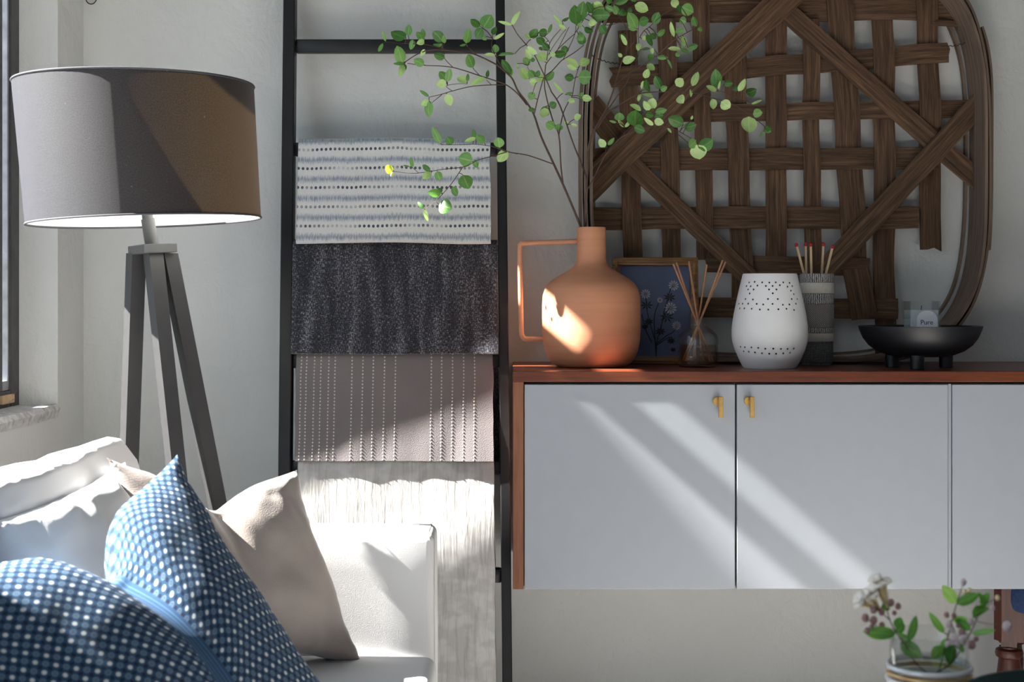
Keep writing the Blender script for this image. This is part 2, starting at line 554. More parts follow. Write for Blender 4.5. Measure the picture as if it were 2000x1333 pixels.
def bbox(x0, x1, y0, y1, z0, z1, bev=0.003, seg=2, cuts=0):
    bm = bmesh.new()
    v, f = box(x0, x1, y0, y1, z0, z1)
    bv = [bm.verts.new(q) for q in v]
    for q in f:
        bm.faces.new([bv[i] for i in q])
    if cuts:
        bmesh.ops.subdivide_edges(bm, edges=bm.edges[:], cuts=cuts, use_grid_fill=True)
        ed = [e for e in bm.edges if e.calc_face_angle(0) > 1.0]
    else:
        ed = bm.edges[:]
    bmesh.ops.bevel(bm, geom=ed, offset=bev, segments=seg, profile=0.5, affect='EDGES', clamp_overlap=True)
    return from_bm(bm)


def xform(vf, mtx):
    return [mtx @ V(v) for v in vf[0]], vf[1]


def lathe(prof, c=(0, 0, 0), seg=48, closed=False, u0=0):
    """prof: list of (r, z); returns verts, faces"""
    vs, fs = [], []
    c = V(c)
    n = len(prof)
    for r, z in prof:
        for k in range(seg):
            a = 2 * PI * k / seg
            vs.append(c + V((max(r, 1e-5) * math.cos(a), max(r, 1e-5) * math.sin(a), z)))
    rng = n if closed else n - 1
    for i in range(rng):
        j = (i + 1) % n
        for k in range(seg):
            q = (k + 1) % seg
            fs.append((i * seg + k, i * seg + q, j * seg + q, j * seg + k))
    return vs, fs


def spline(pts, sub=6):
    """Catmull-Rom through points"""
    pts = [V(p) for p in pts]
    if len(pts) < 3:
        return pts
    out = []
    for i in range(len(pts) - 1):
        p0 = pts[max(i - 1, 0)]
        p1, p2 = pts[i], pts[i + 1]
        p3 = pts[min(i + 2, len(pts) - 1)]
        for k in range(sub):
            t = k / sub
            out.append(0.5 * ((2 * p1) + (p2 - p0) * t + (2 * p0 - 5 * p1 + 4 * p2 - p3) * t * t + (3 * p1 - p0 - 3 * p2 + p3) * t ** 3))
    out.append(pts[-1])
    return out


def tube(pts, rad, seg=8, cap=True):
    pts = [V(p) for p in pts]
    n = len(pts)
    rads = [rad] * n if isinstance(rad, (int, float)) else [rad[0] + (rad[1] - rad[0]) * i / (n - 1) for i in range(n)]
    vs, fs = [], []
    t0 = (pts[1] - pts[0]).normalized()
    ref = V((0, 0, 1)) if abs(t0.z) < 0.9 else V((1, 0, 0))
    nrm = t0.cross(ref).normalized()
    for i in range(n):
        t = (pts[min(i + 1, n - 1)] - pts[max(i - 1, 0)]).normalized()
        nrm = (nrm - t * nrm.dot(t)).normalized()
        bn = t.cross(nrm)
        for k in range(seg):
            a = 2 * PI * k / seg
            vs.append(pts[i] + (nrm * math.cos(a) + bn * math.sin(a)) * rads[i])
    for i in range(n - 1):
        for k in range(seg):
            q = (k + 1) % seg
            fs.append((i * seg + k, i * seg + q, (i + 1) * seg + q, (i + 1) * seg + k))
    if cap:
        fs.append(tuple(range(seg))[::-1])
        fs.append(tuple((n - 1) * seg + k for k in range(seg)))
    return vs, fs


def torus(c, r, rr, seg=40, ss=8):
    return lathe([(r + rr * math.cos(2 * PI * k / ss), rr * math.sin(2 * PI * k / ss)) for k in range(ss)], c, seg, True)


def ball(c, r, seg=10, rings=6, sz=1.0):
    pr = [(r * math.sin(PI * k / rings), -r * sz * math.cos(PI * k / rings)) for k in range(rings + 1)]
    return lathe(pr, c, seg)


def prism(path, x0, x1, axis='y'):
    """closed polygon path of (a, z) extruded along axis"""
    n = len(path)
    vs = []
    for t in (x0, x1):
        for a, z in path:
            vs.append(V((a, t, z)) if axis == 'y' else V((t, a, z)))
    fs = [(i, (i + 1) % n, n + (i + 1) % n, n + i) for i in range(n)]
    fs += [tuple(range(n))[::-1], tuple(range(n, 2 * n))]
    return vs, fs


def fixnormals(o):
    bm = bmesh.new()
    bm.from_mesh(o.data)
    bmesh.ops.recalc_face_normals(bm, faces=bm.faces[:])
    bm.to_mesh(o.data)
    bm.free()
    return o


def struct(name, vf, mat, parent=None, **kw):
    o = put(name, vf, mat, parent, **kw)
    if parent is None:
        o['kind'] = 'structure'
    return fixnormals(o)


# ------------------------------------------------------------------ room
LX = -1.038            # left wall
GX = -1.165            # outer face of the left wall
CEIL, YR, XR = 2.55, -5.0, 2.7
JY = 3.51 - DW         # far jamb of the window
W1Y0, W1Z0, W1Z1 = -2.15, 0.825, 2.167
W2Y1, W2Y0, W2Z0, W2Z1 = -2.9, -4.6, 0.12, 2.2

struct('wall_back', box(GX, XR + 0.12, 0, 0.12, -0.1, CEIL + 0.1), M['wall'])
wl = join(box(GX, LX, W1Y0, JY, -0.1, W1Z0), box(GX, LX, W1Y0, JY, W1Z1, CEIL + 0.1), box(GX, LX, JY, 0, -0.1, CEIL + 0.1),
          box(GX, LX, W2Y1, W1Y0, -0.1, CEIL + 0.1), box(GX, LX, W2Y0, W2Y1, -0.1, W2Z0), box(GX, LX, W2Y0, W2Y1, W2Z1, CEIL + 0.1),
          box(GX, LX, YR - 0.12, W2Y0, -0.1, CEIL + 0.1))
struct('wall_left', wl, M['wall'])
struct('wall_right', box(XR, XR + 0.12, YR - 0.12, 0, -0.1, CEIL + 0.1), M['wallb'])
struct('wall_rear', box(LX, XR, YR - 0.12, YR, -0.1, CEIL + 0.1), M['wallb'])
struct('ceiling', box(LX, XR, YR, 0, CEIL, CEIL + 0.1), M['ceil'])
fl = put('floor', box(LX, XR, YR, 0, -0.1, -0.006), M['floor'])
fl['kind'] = 'structure'
# floor boards as far as the camera could turn to them
bd = []
yb = 0.0
for i in range(26):
    x0 = LX + i * 0.144
    if x0 + 0.142 > XR:
        break
    s = R.uniform(1.2, 3.4)
    for a, b in ((YR, -s), (-s, 0.0)):
        bd.append((x0, x0 + 0.1415, a + 0.001, b - 0.001))
for x0, x1, a, b in bd:
    put('floor_board', bbox(x0, x1, a, b, -0.012, 0.0, 0.0012, 1), M['floor'], fl)
struct('baseboard_back', bbox(LX, XR, -0.014, 0, 0, 0.09, 0.004), M['reveal'])

# window_1 : the one whose far edge shows at the left of the picture
FX0, FX1 = GX, -1.1255


def window(name, y0, y1, z0, z1, mull=(), bars=()):
    root = thing(name, (GX, (y0 + y1) / 2, z0), 'x', 'window')
    for k in ('label', 'category'):
        del root[k]
    root['kind'] = 'structure'
    w = 0.06
    put('frame_stile', bbox(FX0, FX1, y1 - w, y1, z0, z1, 0.003), M['frame'], root)
    put('frame_stile', bbox(FX0, FX1, y0, y0 + w, z0, z1, 0.003), M['frame'], root)
    put('frame_rail', bbox(FX0, FX1, y0 + w, y1 - w, z0, z0 + 0.045, 0.003), M['frame'], root)
    for a, b in mull:
        put('added_post', bbox(FX0, FX1, a, b, z0 + 0.045, 1.86, 0.003), M['frame'], root)
    for a, b in bars:
        put('transom', bbox(FX0, FX1 - 0.006, y0 + w, y1 - w, a, b, 0.003), M['frame'], root)
    return root


w1 = window('window_1', W1Y0, JY, W1Z0, W1Z1, mull=((-0.612, -0.325),), bars=((2.012, 2.069),))  # wide post added to keep sun off the doors and most of the gauze
# added slanted block, shaped to cut the edge of a sun streak on the doors
put('sun_block', ([V((x, y, z)) for x in (FX0, FX1) for y, z in ((-0.325, 1.86), (-0.612, 1.86), (-0.580, 1.862), (-0.556, 1.968), (-0.325, 2.012))],
             [(0, 1, 2, 3, 4), (9, 8, 7, 6, 5), (0, 5, 6, 1), (1, 6, 7, 2), (2, 7, 8, 3), (3, 8, 9, 4), (4, 9, 5, 0)]), M['frame'], w1)
ya, yb = JY - 0.06, -0.540
for y0_, y1_ in ((-0.325, JY - 0.06), (W1Y0 + 0.06, -0.612)):
    s = 0.022 if y0_ < -1 else 0.008
    xa, xb = FX0 + 0.008, FX1 - 0.004
    put('sash', join(bbox(xa, xb, y1_ - s, y1_, 0.87, 1.86, 0.002), bbox(xa, xb, y0_, y0_ + s, 0.87, 1.86, 0.002),
                     bbox(xa, xb, y0_ + s, y1_ - s, 0.87, 0.892, 0.002)), M['alu'], w1)
    put('pane', box(GX + 0.016, GX + 0.020, y0_ + s, y1_ - s, 0.892, 2.012), M['glass'], w1)
put('pane', box(GX + 0.016, GX + 0.020, W1Y0 + 0.06, JY - 0.06, 2.069, W1Z1), M['glass'], w1)
put('shim', bbox(-1.127, -1.118, -0.345, -0.265, 0.842, 0.862, 0.002), M['shim'], w1, label='raw pine offcut wedged in the frame')
for k in range(5):
    a = V((-1.122, -0.30 + 0.01 * k, 0.835 + 0.006 * k))
    put('splinter', tube([a, a + V((0.012 * R.uniform(.5, 1), R.uniform(-.02, .02), R.uniform(.004, .015)))], (0.0007, 0.0003), 5), M['alu'], w1)
w2 = window('fill_window', W2Y0, W2Y1, W2Z0, W2Z1, mull=((-3.76, -3.70),))  # unseen window, added and sized for the light it gives the room
put('pane', box(GX + 0.016, GX + 0.020, W2Y0 + 0.06, W2Y1 - 0.06, W2Z0 + 0.045, W2Z1), M['glass'], w2)

# window sill with its chipped edge
sv, sf = [], []
ns = 90
for i in range(ns + 1):
    y = JY + (W1Y0 - JY) * i / ns
    e = 0.004 + 0.004 * noise.noise(V((y * 60, 1, 2)))
    dz = 0.004 * noise.noise(V((y * 45, 5, 1)))
    for x, z in ((FX1, W1Z0 + 0.001), (FX1, W1Z0 + 0.008), (LX + e - 0.006, W1Z0 + 0.009 + dz * .3), (LX + e + 0.002, W1Z0 - 0.002 + dz), (LX + 0.0015, W1Z0 - 0.02 + dz * 1.6)):
        sv.append(V((x, y, z)))
for i in range(ns):
    for k in range(4):
        a = i * 5 + k
        sf.append((a, a + 1, a + 6, a + 5))
struct('trim_1', (sv, sf), M['chip'], smooth='auto')
# outside
struct('trim_2', box(-14, GX - 0.02, -14, 8, -0.6, -0.5), M['gravel'])
struct('trim_3', join(box(-7.2, -6.9, -14, 8, -0.5, 2.6), box(-7.3, -6.8, -14, 8, 2.6, 2.75)), M['outside'])

# ------------------------------------------------------------------ sideboard
DC = 3.24
CT = 0.923                       # top of the sideboard
CB = CZ - 572 / 3000 * DC        # underside
YF = DC - DW
cb = thing('sideboard', (0.92, YF / 2, CB), 'floating walnut sideboard with white doors and brass pulls on back wall', 'sideboard')
TH = 0.0225
XE = 0.002 + 2 * TH + 4 * 0.449
x0 = 0.002
# mitred top and left side
put('top_board', bbox(x0, XE, YF, -0.002, CT - TH, CT, 0.0012, 1), M['walnut'], cb)
put('side_panel', bbox(x0, x0 + TH, YF + 0.0005, -0.002, CB, CT - TH - 0.0002, 0.001, 1), M['walnutz'], cb)
put('side_panel', bbox(XE - TH, XE, YF + 0.0005, -0.002, CB, CT - TH - 0.0002, 0.001, 1), M['walnutz'], cb)
put('carcass', join(box(x0 + TH, XE - TH, YF + 0.024, -0.002, CB + 0.003, CB + 0.02), box(x0 + TH, XE - TH, YF + 0.024, YF + 0.03, CB + 0.02, CT - TH)), M['carc'], cb)
put('divider', box(x0 + TH + 2 * 0.449 - 0.0005, x0 + TH + 2 * 0.449 + 0.0055, YF + 0.006, YF + 0.024, CB + 0.001, CT - TH - 0.005), M['door'], cb)
dx = x0 + TH
lefts = [(dx + 0.0018, dx + 0.4465), (dx + 0.4502, dx + 0.8965), (dx + 0.9055, dx + 1.3515), (dx + 1.3555, dx + 1.7945)]
for i, (a, b) in enumerate(lefts):
    d = put('door', bbox(a, b, YF + 0.0032, YF + 0.0225, CB, CT - TH - 0.006, 0.0012, 2), M['door'], cb)
    if i < 2 or True:
        hx = {0: 1398, 1: 1459}.get(i)
        X = (hx - HX) / FPX * (DC - 0.01) if hx else (b - 0.035 if i % 2 == 0 else a + 0.035)
        zc = CZ - (784 - HY) / FPX * DC
        hd = put('handle', join(
            xform(lathe([(0, 0), (0.0095, 0), (0.0095, 0.004), (0.0085, 0.0052), (0, 0.0052)], seg=28), Matrix.Translation((X + 0.0045, YF + 0.0032, zc)) @ Matrix.Rotation(PI / 2, 4, 'X')),
            xform(lathe([(0, 0.005), (0.0042, 0.005), (0.0042, 0.014), (0, 0.014)], seg=20), Matrix.Translation((X + 0.0085, YF + 0.0032, zc)) @ Matrix.Rotation(PI / 2, 4, 'X')),
            bbox(X + 0.0055, X + 0.0145, YF - 0.019, YF - 0.010, zc - 0.034, zc + 0.0105, 0.0006, 1)), M['brass'], d, smooth='auto')

# ------------------------------------------------------------------ ladder
def LD(z):                       # distance of the ladder's front at height z
    return 3.44 + (z - 0.366) * 0.1473


def LC(z):                       # slight sideways lean of the whole ladder
    return (1.724 - z) * 0.0115


def rz(y):
    z = 1.0
    for _ in range(8):
        z = CZ - (y - HY) / FPX * (LD(z) + 0.02)
    return z


def lbox(xa, xb, za, zb, depth, d0=0.0, cuts=1):
    vs = []
    for z in (za, zb):
        for y in (LD(z) + d0 - DW, LD(z) + d0 + depth - DW):
            for x in (xa, xb):
                vs.append(V((x + LC(z), y, z)))
    return vs, [(0, 2, 3, 1), (4, 5, 7, 6), (0, 1, 5, 4), (2, 6, 7, 3), (0, 4, 6, 2), (1, 3, 7, 5)]


lad = thing('blanket_ladder', (-0.28, LD(0) - DW, 0), 'black wooden blanket ladder leaning against the white wall', 'ladder')
RL0, RL1 = (552.5 - HX) / FPX * 3.64, (575.5 - HX) / FPX * 3.64
RR0, RR1 = (968 - HX) / FPX * 3.64, (985.5 - HX) / FPX * 3.64
for a, b in ((RL0, RL1), (RR0, RR1 + 0.001)):
    v, f = lbox(a, b, 0.0, 2.06, 0.042)
    bm = bmesh.new()
    bv = [bm.verts.new(q) for q in v]
    for q in f:
        bm.faces.new([bv[i] for i in q])
    bmesh.ops.bevel(bm, geom=bm.edges[:], offset=0.002, segments=1, affect='EDGES')
    put('rail', from_bm(bm), M['black'], lad)
RUNGS = [rz(90), rz(292), rz(492), rz(706), rz(914), rz(1125)]
for z in RUNGS:
    y0_ = LD(z) - DW + 0.013
    put('rung', bbox(RL1 + LC(z) - 0.001, RR0 + LC(z) + 0.001, y0_, y0_ + 0.03, z - 0.016, z + 0.016, 0.005, 2), M['black'], lad, smooth='auto')


def blanket(name, rung, xa, xb, zbot, back, mat, label, off_top, off_bot, top_r=0.026, amp=0.004, thick=0.010, seed=0, nx=44, lift=0.0, edge=0.0, sag=0.0):
    """cloth folded over a rung; UV in metres. returns object and front-surface function"""
    zr = RUNGS[rung]
    cy = LD(zr) - DW + 0.021
    path = []
    nf = 26
    ztop = zr + lift
    for i in range(nf):
        t = i / nf
        z = zbot + (ztop - zbot) * t
        y = (LD(z) - DW) + off_bot + (off_top - off_bot) * t
        path.append((y, z))
    y_end = (LD(ztop) - DW) + off_top
    for i in range(0, 9):
        a = PI * i / 8
        rx = (cy - y_end)
        path.append((cy - math.cos(a) * rx, ztop + math.sin(a) * top_r))
    for i in range(1, 17):
        path.append((cy + (cy - y_end) + 0.002, ztop - back * i / 16))
    # arc length
    L = [0.0]
    for i in range(1, len(path)):
        L.append(L[-1] + math.hypot(path[i][0] - path[i - 1][0], path[i][1] - path[i - 1][1]))
    ltop = L[nf + 4]
    vs, uv = [], []
    n = len(path)

    def pt(i, s):
        y, z = path[i]
        x = xa + (xb - xa) * s + LC(z) + edge * (0.5 - abs((z - zbot) / (ztop - zbot) - 0.5)) * (1 if s > .5 else -1) * 0
        k = min(1.0, max(0.0, (ztop - z) / 0.12)) if i < nf + 4 else 0.25
        dn = amp * (0.25 + k) * (noise.noise(V((x * 7, z * 3 + seed, seed * 3.1))) + 0.6 * noise.noise(V((x * 18, z * 7, seed + 5))))
        ex = 0.003 * noise.noise(V((z * 14, seed + (9 if s > .5 else 2), 0))) * abs(2 * s - 1) ** 4
        zz = z + sag * 4 * s * (1 - s) * 0 + 0.004 * noise.noise(V((x * 5, seed, 3))) * (1 if i < 2 or nf - 2 < i < nf + 10 else 0.3)
        return V((x + ex, y - dn, zz))
    for i in range(n):
        for j in range(nx + 1):
            p = pt(i, j / nx)
            vs.append(p)
            uv.append((p.x, ltop - L[i]))
    # inner skin
    for i in range(n):
        a, b = path[max(i - 1, 0)], path[min(i + 1, n - 1)]
        ty, tz = b[0] - a[0], b[1] - a[1]
        l = math.hypot(ty, tz)
        ny, nz = tz / l, -ty / l
        for j in range(nx + 1):
            p = vs[i * (nx + 1) + j]
            e = 1.0
            vs.append(p + V((0, ny * thick * e, nz * thick * e)))
            uv.append(uv[i * (nx + 1) + j])
    N = n * (nx + 1)
    fs = []
    for i in range(n - 1):
        for j in range(nx):
            a = i * (nx + 1) + j
            fs.append((a, a + 1, a + nx + 2, a + nx + 1))
            fs.append((N + a, N + a + nx + 1, N + a + nx + 2, N + a + 1))
    for i in range(n - 1):
        a = i * (nx + 1)
        fs.append((a, a + nx + 1, N + a + nx + 1, N + a))
        a += nx
        fs.append((a, N + a, N + a + nx + 1, a + nx + 1))
    for j in range(nx):
        fs.append((j, N + j, N + j + 1, j + 1))
        a = (n - 1) * (nx + 1) + j
        fs.append((a, a + 1, N + a + 1, N + a))
    o = put(name, (vs, fs), mat, None, smooth='auto', uvs=uv, sharp=60)
    fixnormals(o)
    tag(o, label, 'blanket', 'throws folded over the ladder rungs')
    # smooth bilinear surface lookup on the front grid

    def front(x, z):
        best = None
        for i in range(nf + 3):
            r0, r1 = vs[i * (nx + 1)], vs[(i + 1) * (nx + 1)]
            if r0.z <= z <= r1.z or i == 0:
                s = (x - LC(z) - xa) / (xb - xa)
                s = min(max(s, 0), 0.9999)
                j = int(s * nx)
                fj = s * nx - j
                fi = (z - r0.z) / max(r1.z - r0.z, 1e-6)
                fi = min(max(fi, 0), 1)
                q = [vs[i * (nx + 1) + j], vs[i * (nx + 1) + j + 1], vs[(i + 1) * (nx + 1) + j], vs[(i + 1) * (nx + 1) + j + 1]]
                best = (q[0] * (1 - fj) + q[1] * fj) * (1 - fi) + (q[2] * (1 - fj) + q[3] * fj) * fi
        return best
    return o, front


def bx(px, z=None, y=None):       # picture column to X on the ladder plane, lean removed
    z = rz(y)
    return (px - HX) / FPX * (LD(z) - 0.01) - LC(z)


b1, f1 = blanket('throw_blanket', 1, bx(580, y=380), bx(958, y=380), rz(474), 0.30, M['stripe'],
                 'white throw with blue ikat stripes and dotted rows, topmost on ladder', 0.004, -0.028, seed=1, amp=0.005)
b2, f2 = blanket('throw_blanket', 2, bx(569, y=580), bx(972, y=580), rz(690), 0.52, M['marl'],
                 'charcoal marled throw hanging between striped white and taupe throws', 0.002, -0.012, seed=2, amp=0.004, thick=0.012, top_r=0.028)
b3, f3 = blanket('throw_blanket', 3, bx(576, y=800), bx(963, y=800), rz(899), 0.50, M['taupe'],
                 'taupe wool throw with vertical rows of cream stitches on ladder', 0.006, -0.008, seed=3, amp=0.004, top_r=0.026)
b4, f4 = blanket('throw_blanket', 4, bx(579, y=1100), bx(966, y=1100), 0.10, 0.55, M['gauze'],
                 'pale grey crinkled gauze throw, lowest and longest on the ladder', 0.003, 0.002, seed=4, amp=0.003, top_r=0.028, nx=70)
# fringe down the right edge of the charcoal throw
fr = []
for i in range(46):
    z = rz(684 + i * 1.9)
    x = bx(958, y=720) + LC(z)
    y = LD(z) - DW + 0.012 + R.uniform(-.004, .012)
    a = V((x, y, z))
    c = [a, a + V((R.uniform(.003, .008), R.uniform(-.004, .004), R.uniform(-.006, .008))), a + V((R.uniform(.007, .014), R.uniform(-.006, .004), R.uniform(-.02, .012)))]
    fr.append(tube(spline(c, 3), (0.0008, 0.0004), 5))
put('fringe', join(*fr), M['marl'], b2, kind='stuff')
# cream stitches on the taupe throw
st = []
for px in (582, 592.5, 608, 621, 636.5, 649, 682.6, 704, 724.7, 747, 768.7, 840, 860.4, 882, 904, 925.5):
    n = 32
    for k in range(n):
        y = 691 + (896 - 691) * k / (n - 1)
        z = rz(y)
        p = f3((px - HX) / FPX * 3.47, z)
        if p is None:
            continue
        q = p + V((0, -0.0008, 0))
        hw, hh = 0.0021, 0.0026
        st.append(([q + V((-hw, .0006, 0)), q + V((0, .0006, -hh)), q + V((hw, .0006, 0)), q + V((0, .0006, hh)), q + V((0, -0.0016, 0))],
                   [(0, 1, 4), (1, 2, 4), (2, 3, 4), (3, 0, 4)]))
put('stitching', join(*st), M['stitch'], b3, kind='stuff')

# ------------------------------------------------------------------ floor lamp
DLP = 2.93
S_ = FPX / DLP
lamp = thing('floor_lamp', (P(346, 950, DLP).x, DLP - DW, 0), 'grey tripod floor lamp with wide black drum shade by window', 'lamp')
top_c, bot_c = P(263, 166, DLP), P(283, 432, DLP)
rt, rb = 230 / S_, 224 / S_
vs, fs, uv = [], [], []
seg, nz = 96, 10
for i in range(nz + 1):
    t = i / nz
    c = bot_c.lerp(top_c, t)
    r = rb + (rt - rb) * t
    for k in range(seg + 1):
        a = 2 * PI * k / seg + PI / 2
        vs.append(c + V((r * math.cos(a), r * math.sin(a), -0.026 * 0 + 0.0)) + V((0, 0, -0.020 * math.cos(a) * (-1) * (1 - t) * 0.45)))
        uv.append((r * a, c.z))
for i in range(nz):
    for k in range(seg):
        a = i * (seg + 1) + k
        fs.append((a, a + 1, a + seg + 2, a + seg + 1))
shade = put('shade', (vs, fs), M['shade'], lamp, smooth=True, uvs=uv)
for i, c in ((0, bot_c), (nz, top_c)):
    loop = [vs[i * (seg + 1) + k] for k in range(seg)]
    put('edge_ring', tube(loop + [loop[0]], 0.0022, 6, False), M['trimtape'], shade, smooth=True)
plate_c = P(298, 487, DLP)
up = (top_c - bot_c).normalized()
put('neck', join(tube([plate_c, P(288.5, 428, DLP)], 0.0128, 20), tube([P(289, 432, DLP), P(287, 415, DLP)], 0.0105, 20), tube([P(287, 416, DLP), P(283, 330, DLP)], 0.005, 12)), M['steel'], lamp, smooth='auto')
hub = P(280, 385, DLP)
spk = []
for k in range(3):
    a = 2 * PI * k / 3 + 0.4
    spk.append(tube([hub, hub + V((0.217 * math.cos(a), 0.217 * math.sin(a), -0.004))], 0.002, 6))
put('spider', join(*spk), M['steel'], lamp)
put('bulb', ball(P(281, 300, DLP), 0.034, 20, 14), M['bulb'], lamp, smooth=True)
rot = Matrix.Rotation(math.radians(39), 4, 'Z')
tilt = Matrix.Rotation(math.radians(-3.5), 4, 'Y')
pm = Matrix.Translation(plate_c) @ tilt @ rot
put('top_plate', xform(bbox(-0.0345, 0.0345, -0.0345, 0.0345, -0.0085, 0.0085, 0.0012, 1), pm), M['steel'], lamp)


def leg(pt_top, xs, d_foot):
    yf = HY + CZ / d_foot * FPX
    foot = P(xs(yf), yf, d_foot)
    a, b = V(pt_top), foot
    w, h = 0.0145, 0.0135
    ang = math.radians(39)
    ux, uy = V((math.cos(ang), math.sin(ang), 0)), V((-math.sin(ang), math.cos(ang), 0))
    vs = []
    for p, k in ((b, 0.95), (a, 1.0)):
        for sx, sy in ((-1, -1), (1, -1), (1, 1), (-1, 1)):
            vs.append(p + ux * w * sx * k + uy * h * sy * k)
    return vs, [(0, 3, 2, 1), (4, 5, 6, 7), (0, 1, 5, 4), (1, 2, 6, 5), (2, 3, 7, 6), (3, 0, 4, 7)]


put('leg', leg(P(266, 495, DLP + 0.01), lambda y: 266 - 14 / 403 * (y - 492), 3.02), M['lampleg'], lamp)
put('leg', leg(P(299, 495, DLP - 0.012), lambda y: 299 + 47 / 438 * (y - 492), 2.855), M['lampleg'], lamp)
put('leg', leg(P(328, 495, DLP + 0.012), lambda y: 328 + 93 / 473 * (y - 492), 3.09), M['lampleg'], lamp)

# ------------------------------------------------------------------ sofa and its cushions
def softbox(x0, x1, y0, y1, z0, z1, bev, amp, seed, cuts=7):
    v, f = bbox(x0, x1, y0, y1, z0, z1, bev, 4, cuts)
    out = []
    for p in v:
        n = noise.noise_vector(V((p.x * 5 + seed, p.y * 5, p.z * 5)))
        n2 = noise.noise_vector(V((p.x * 16, p.y * 16 + seed, p.z * 9)))
        out.append(p + n * amp + n2 * amp * 0.35)
    return out, f


def boxuv(v):
    return [(p.x + p.y * .7, p.z + p.y * .4) for p in v]


SY0, SY1 = 1.05 - DW, 2.80 - DW        # near and far end of the sofa
SXB, SXF = -1.015, -0.135
sofa = thing('sofa', (-0.57, (SY0 + SY1) / 2, 0), 'white slipcovered sofa below the window with low track arms', 'sofa')


def slip(name, vf, **kw):
    return put(name, vf, M['slip'], sofa, smooth=True, uvs=boxuv(vf[0]), **kw)


slip('base', softbox(SXB, SXF - 0.01, SY0 + 0.01, SY1 - 0.01, 0.02, 0.30, 0.02, 0.004, 1))
arm = softbox(SXB + 0.02, SXF, 2.66 - DW, SY1, 0.02, CZ - 465 / 3000 * 2.66, 0.020, 0.0014, 2, 9)
slip('arm', arm)
slip('arm', softbox(SXB + 0.02, SXF, SY0, SY0 + 0.14, 0.02, 0.667, 0.022, 0.003, 3))
# piping down the front edge of the far arm
zt = CZ - 465 / 3000 * 2.66
pp = [V((SXF - 0.004, 2.668 - DW, z)) for z in (0.03, 0.2, 0.4, 0.6, zt - 0.02)] + [V((SXF - 0.012, 2.675 - DW, zt - 0.003)), V((SXF - 0.012, 2.79 - DW, zt - 0.003))]
slip('piping', tube(spline(pp, 4), 0.0028, 6))
bp = [(SXB, 0.30), (SXB, 0.69), (-0.985, 0.725), (-0.92, 0.757), (-0.82, 0.800), (-0.72, 0.825), (-0.697, 0.824), (-0.672, 0.79), (-0.64, 0.62), (-0.62, 0.30)]
vs, fs = [], []
ny = 40
ring = []
for i in range(len(bp)):
    a, b = V((bp[i][0], bp[i][1], 0)), V((bp[(i + 1) % len(bp)][0], bp[(i + 1) % len(bp)][1], 0))
    for k in range(4):
        ring.append(a.lerp(b, k / 4))
nr = len(ring)
ctr = V((-0.8, 0.55, 0))
for j in range(ny + 1):
    t = j / ny
    y = (SY0 + 0.02) + (2.765 - DW - SY0 - 0.02) * t
    e = 1.0 - 0.03 * max(0, (abs(2 * t - 1) - 0.96) / 0.04)
    for q in ring:
        p = ctr + (q - ctr) * e
        n = noise.noise_vector(V((p.x * 7, y * 5, p.y * 7)))
        n2 = noise.noise_vector(V((p.x * 20, y * 11, p.y * 18)))
        vs.append(V((p.x, y, p.y)) + n * 0.012 + n2 * 0.005)
for j in range(ny):
    for k in range(nr):
        q = (k + 1) % nr
        fs.append((j * nr + k, (j + 1) * nr + k, (j + 1) * nr + q, j * nr + q))
for j in (0, ny):
    fs.append(tuple(j * nr + k for k in range(nr)))
fixnormals(put('back', (vs, fs), M['slip'], sofa, smooth='auto', uvs=boxuv(vs), sharp=70))
ym = (SY0 + 0.14 + 2.66 - DW) / 2
for a, b in ((SY0 + 0.145, ym - 0.004), (ym + 0.004, 2.657 - DW)):
    slip('seat_cushion', softbox(-0.63, SXF + 0.005, a, b, 0.30, 0.462, 0.022, 0.004, 5 + a))


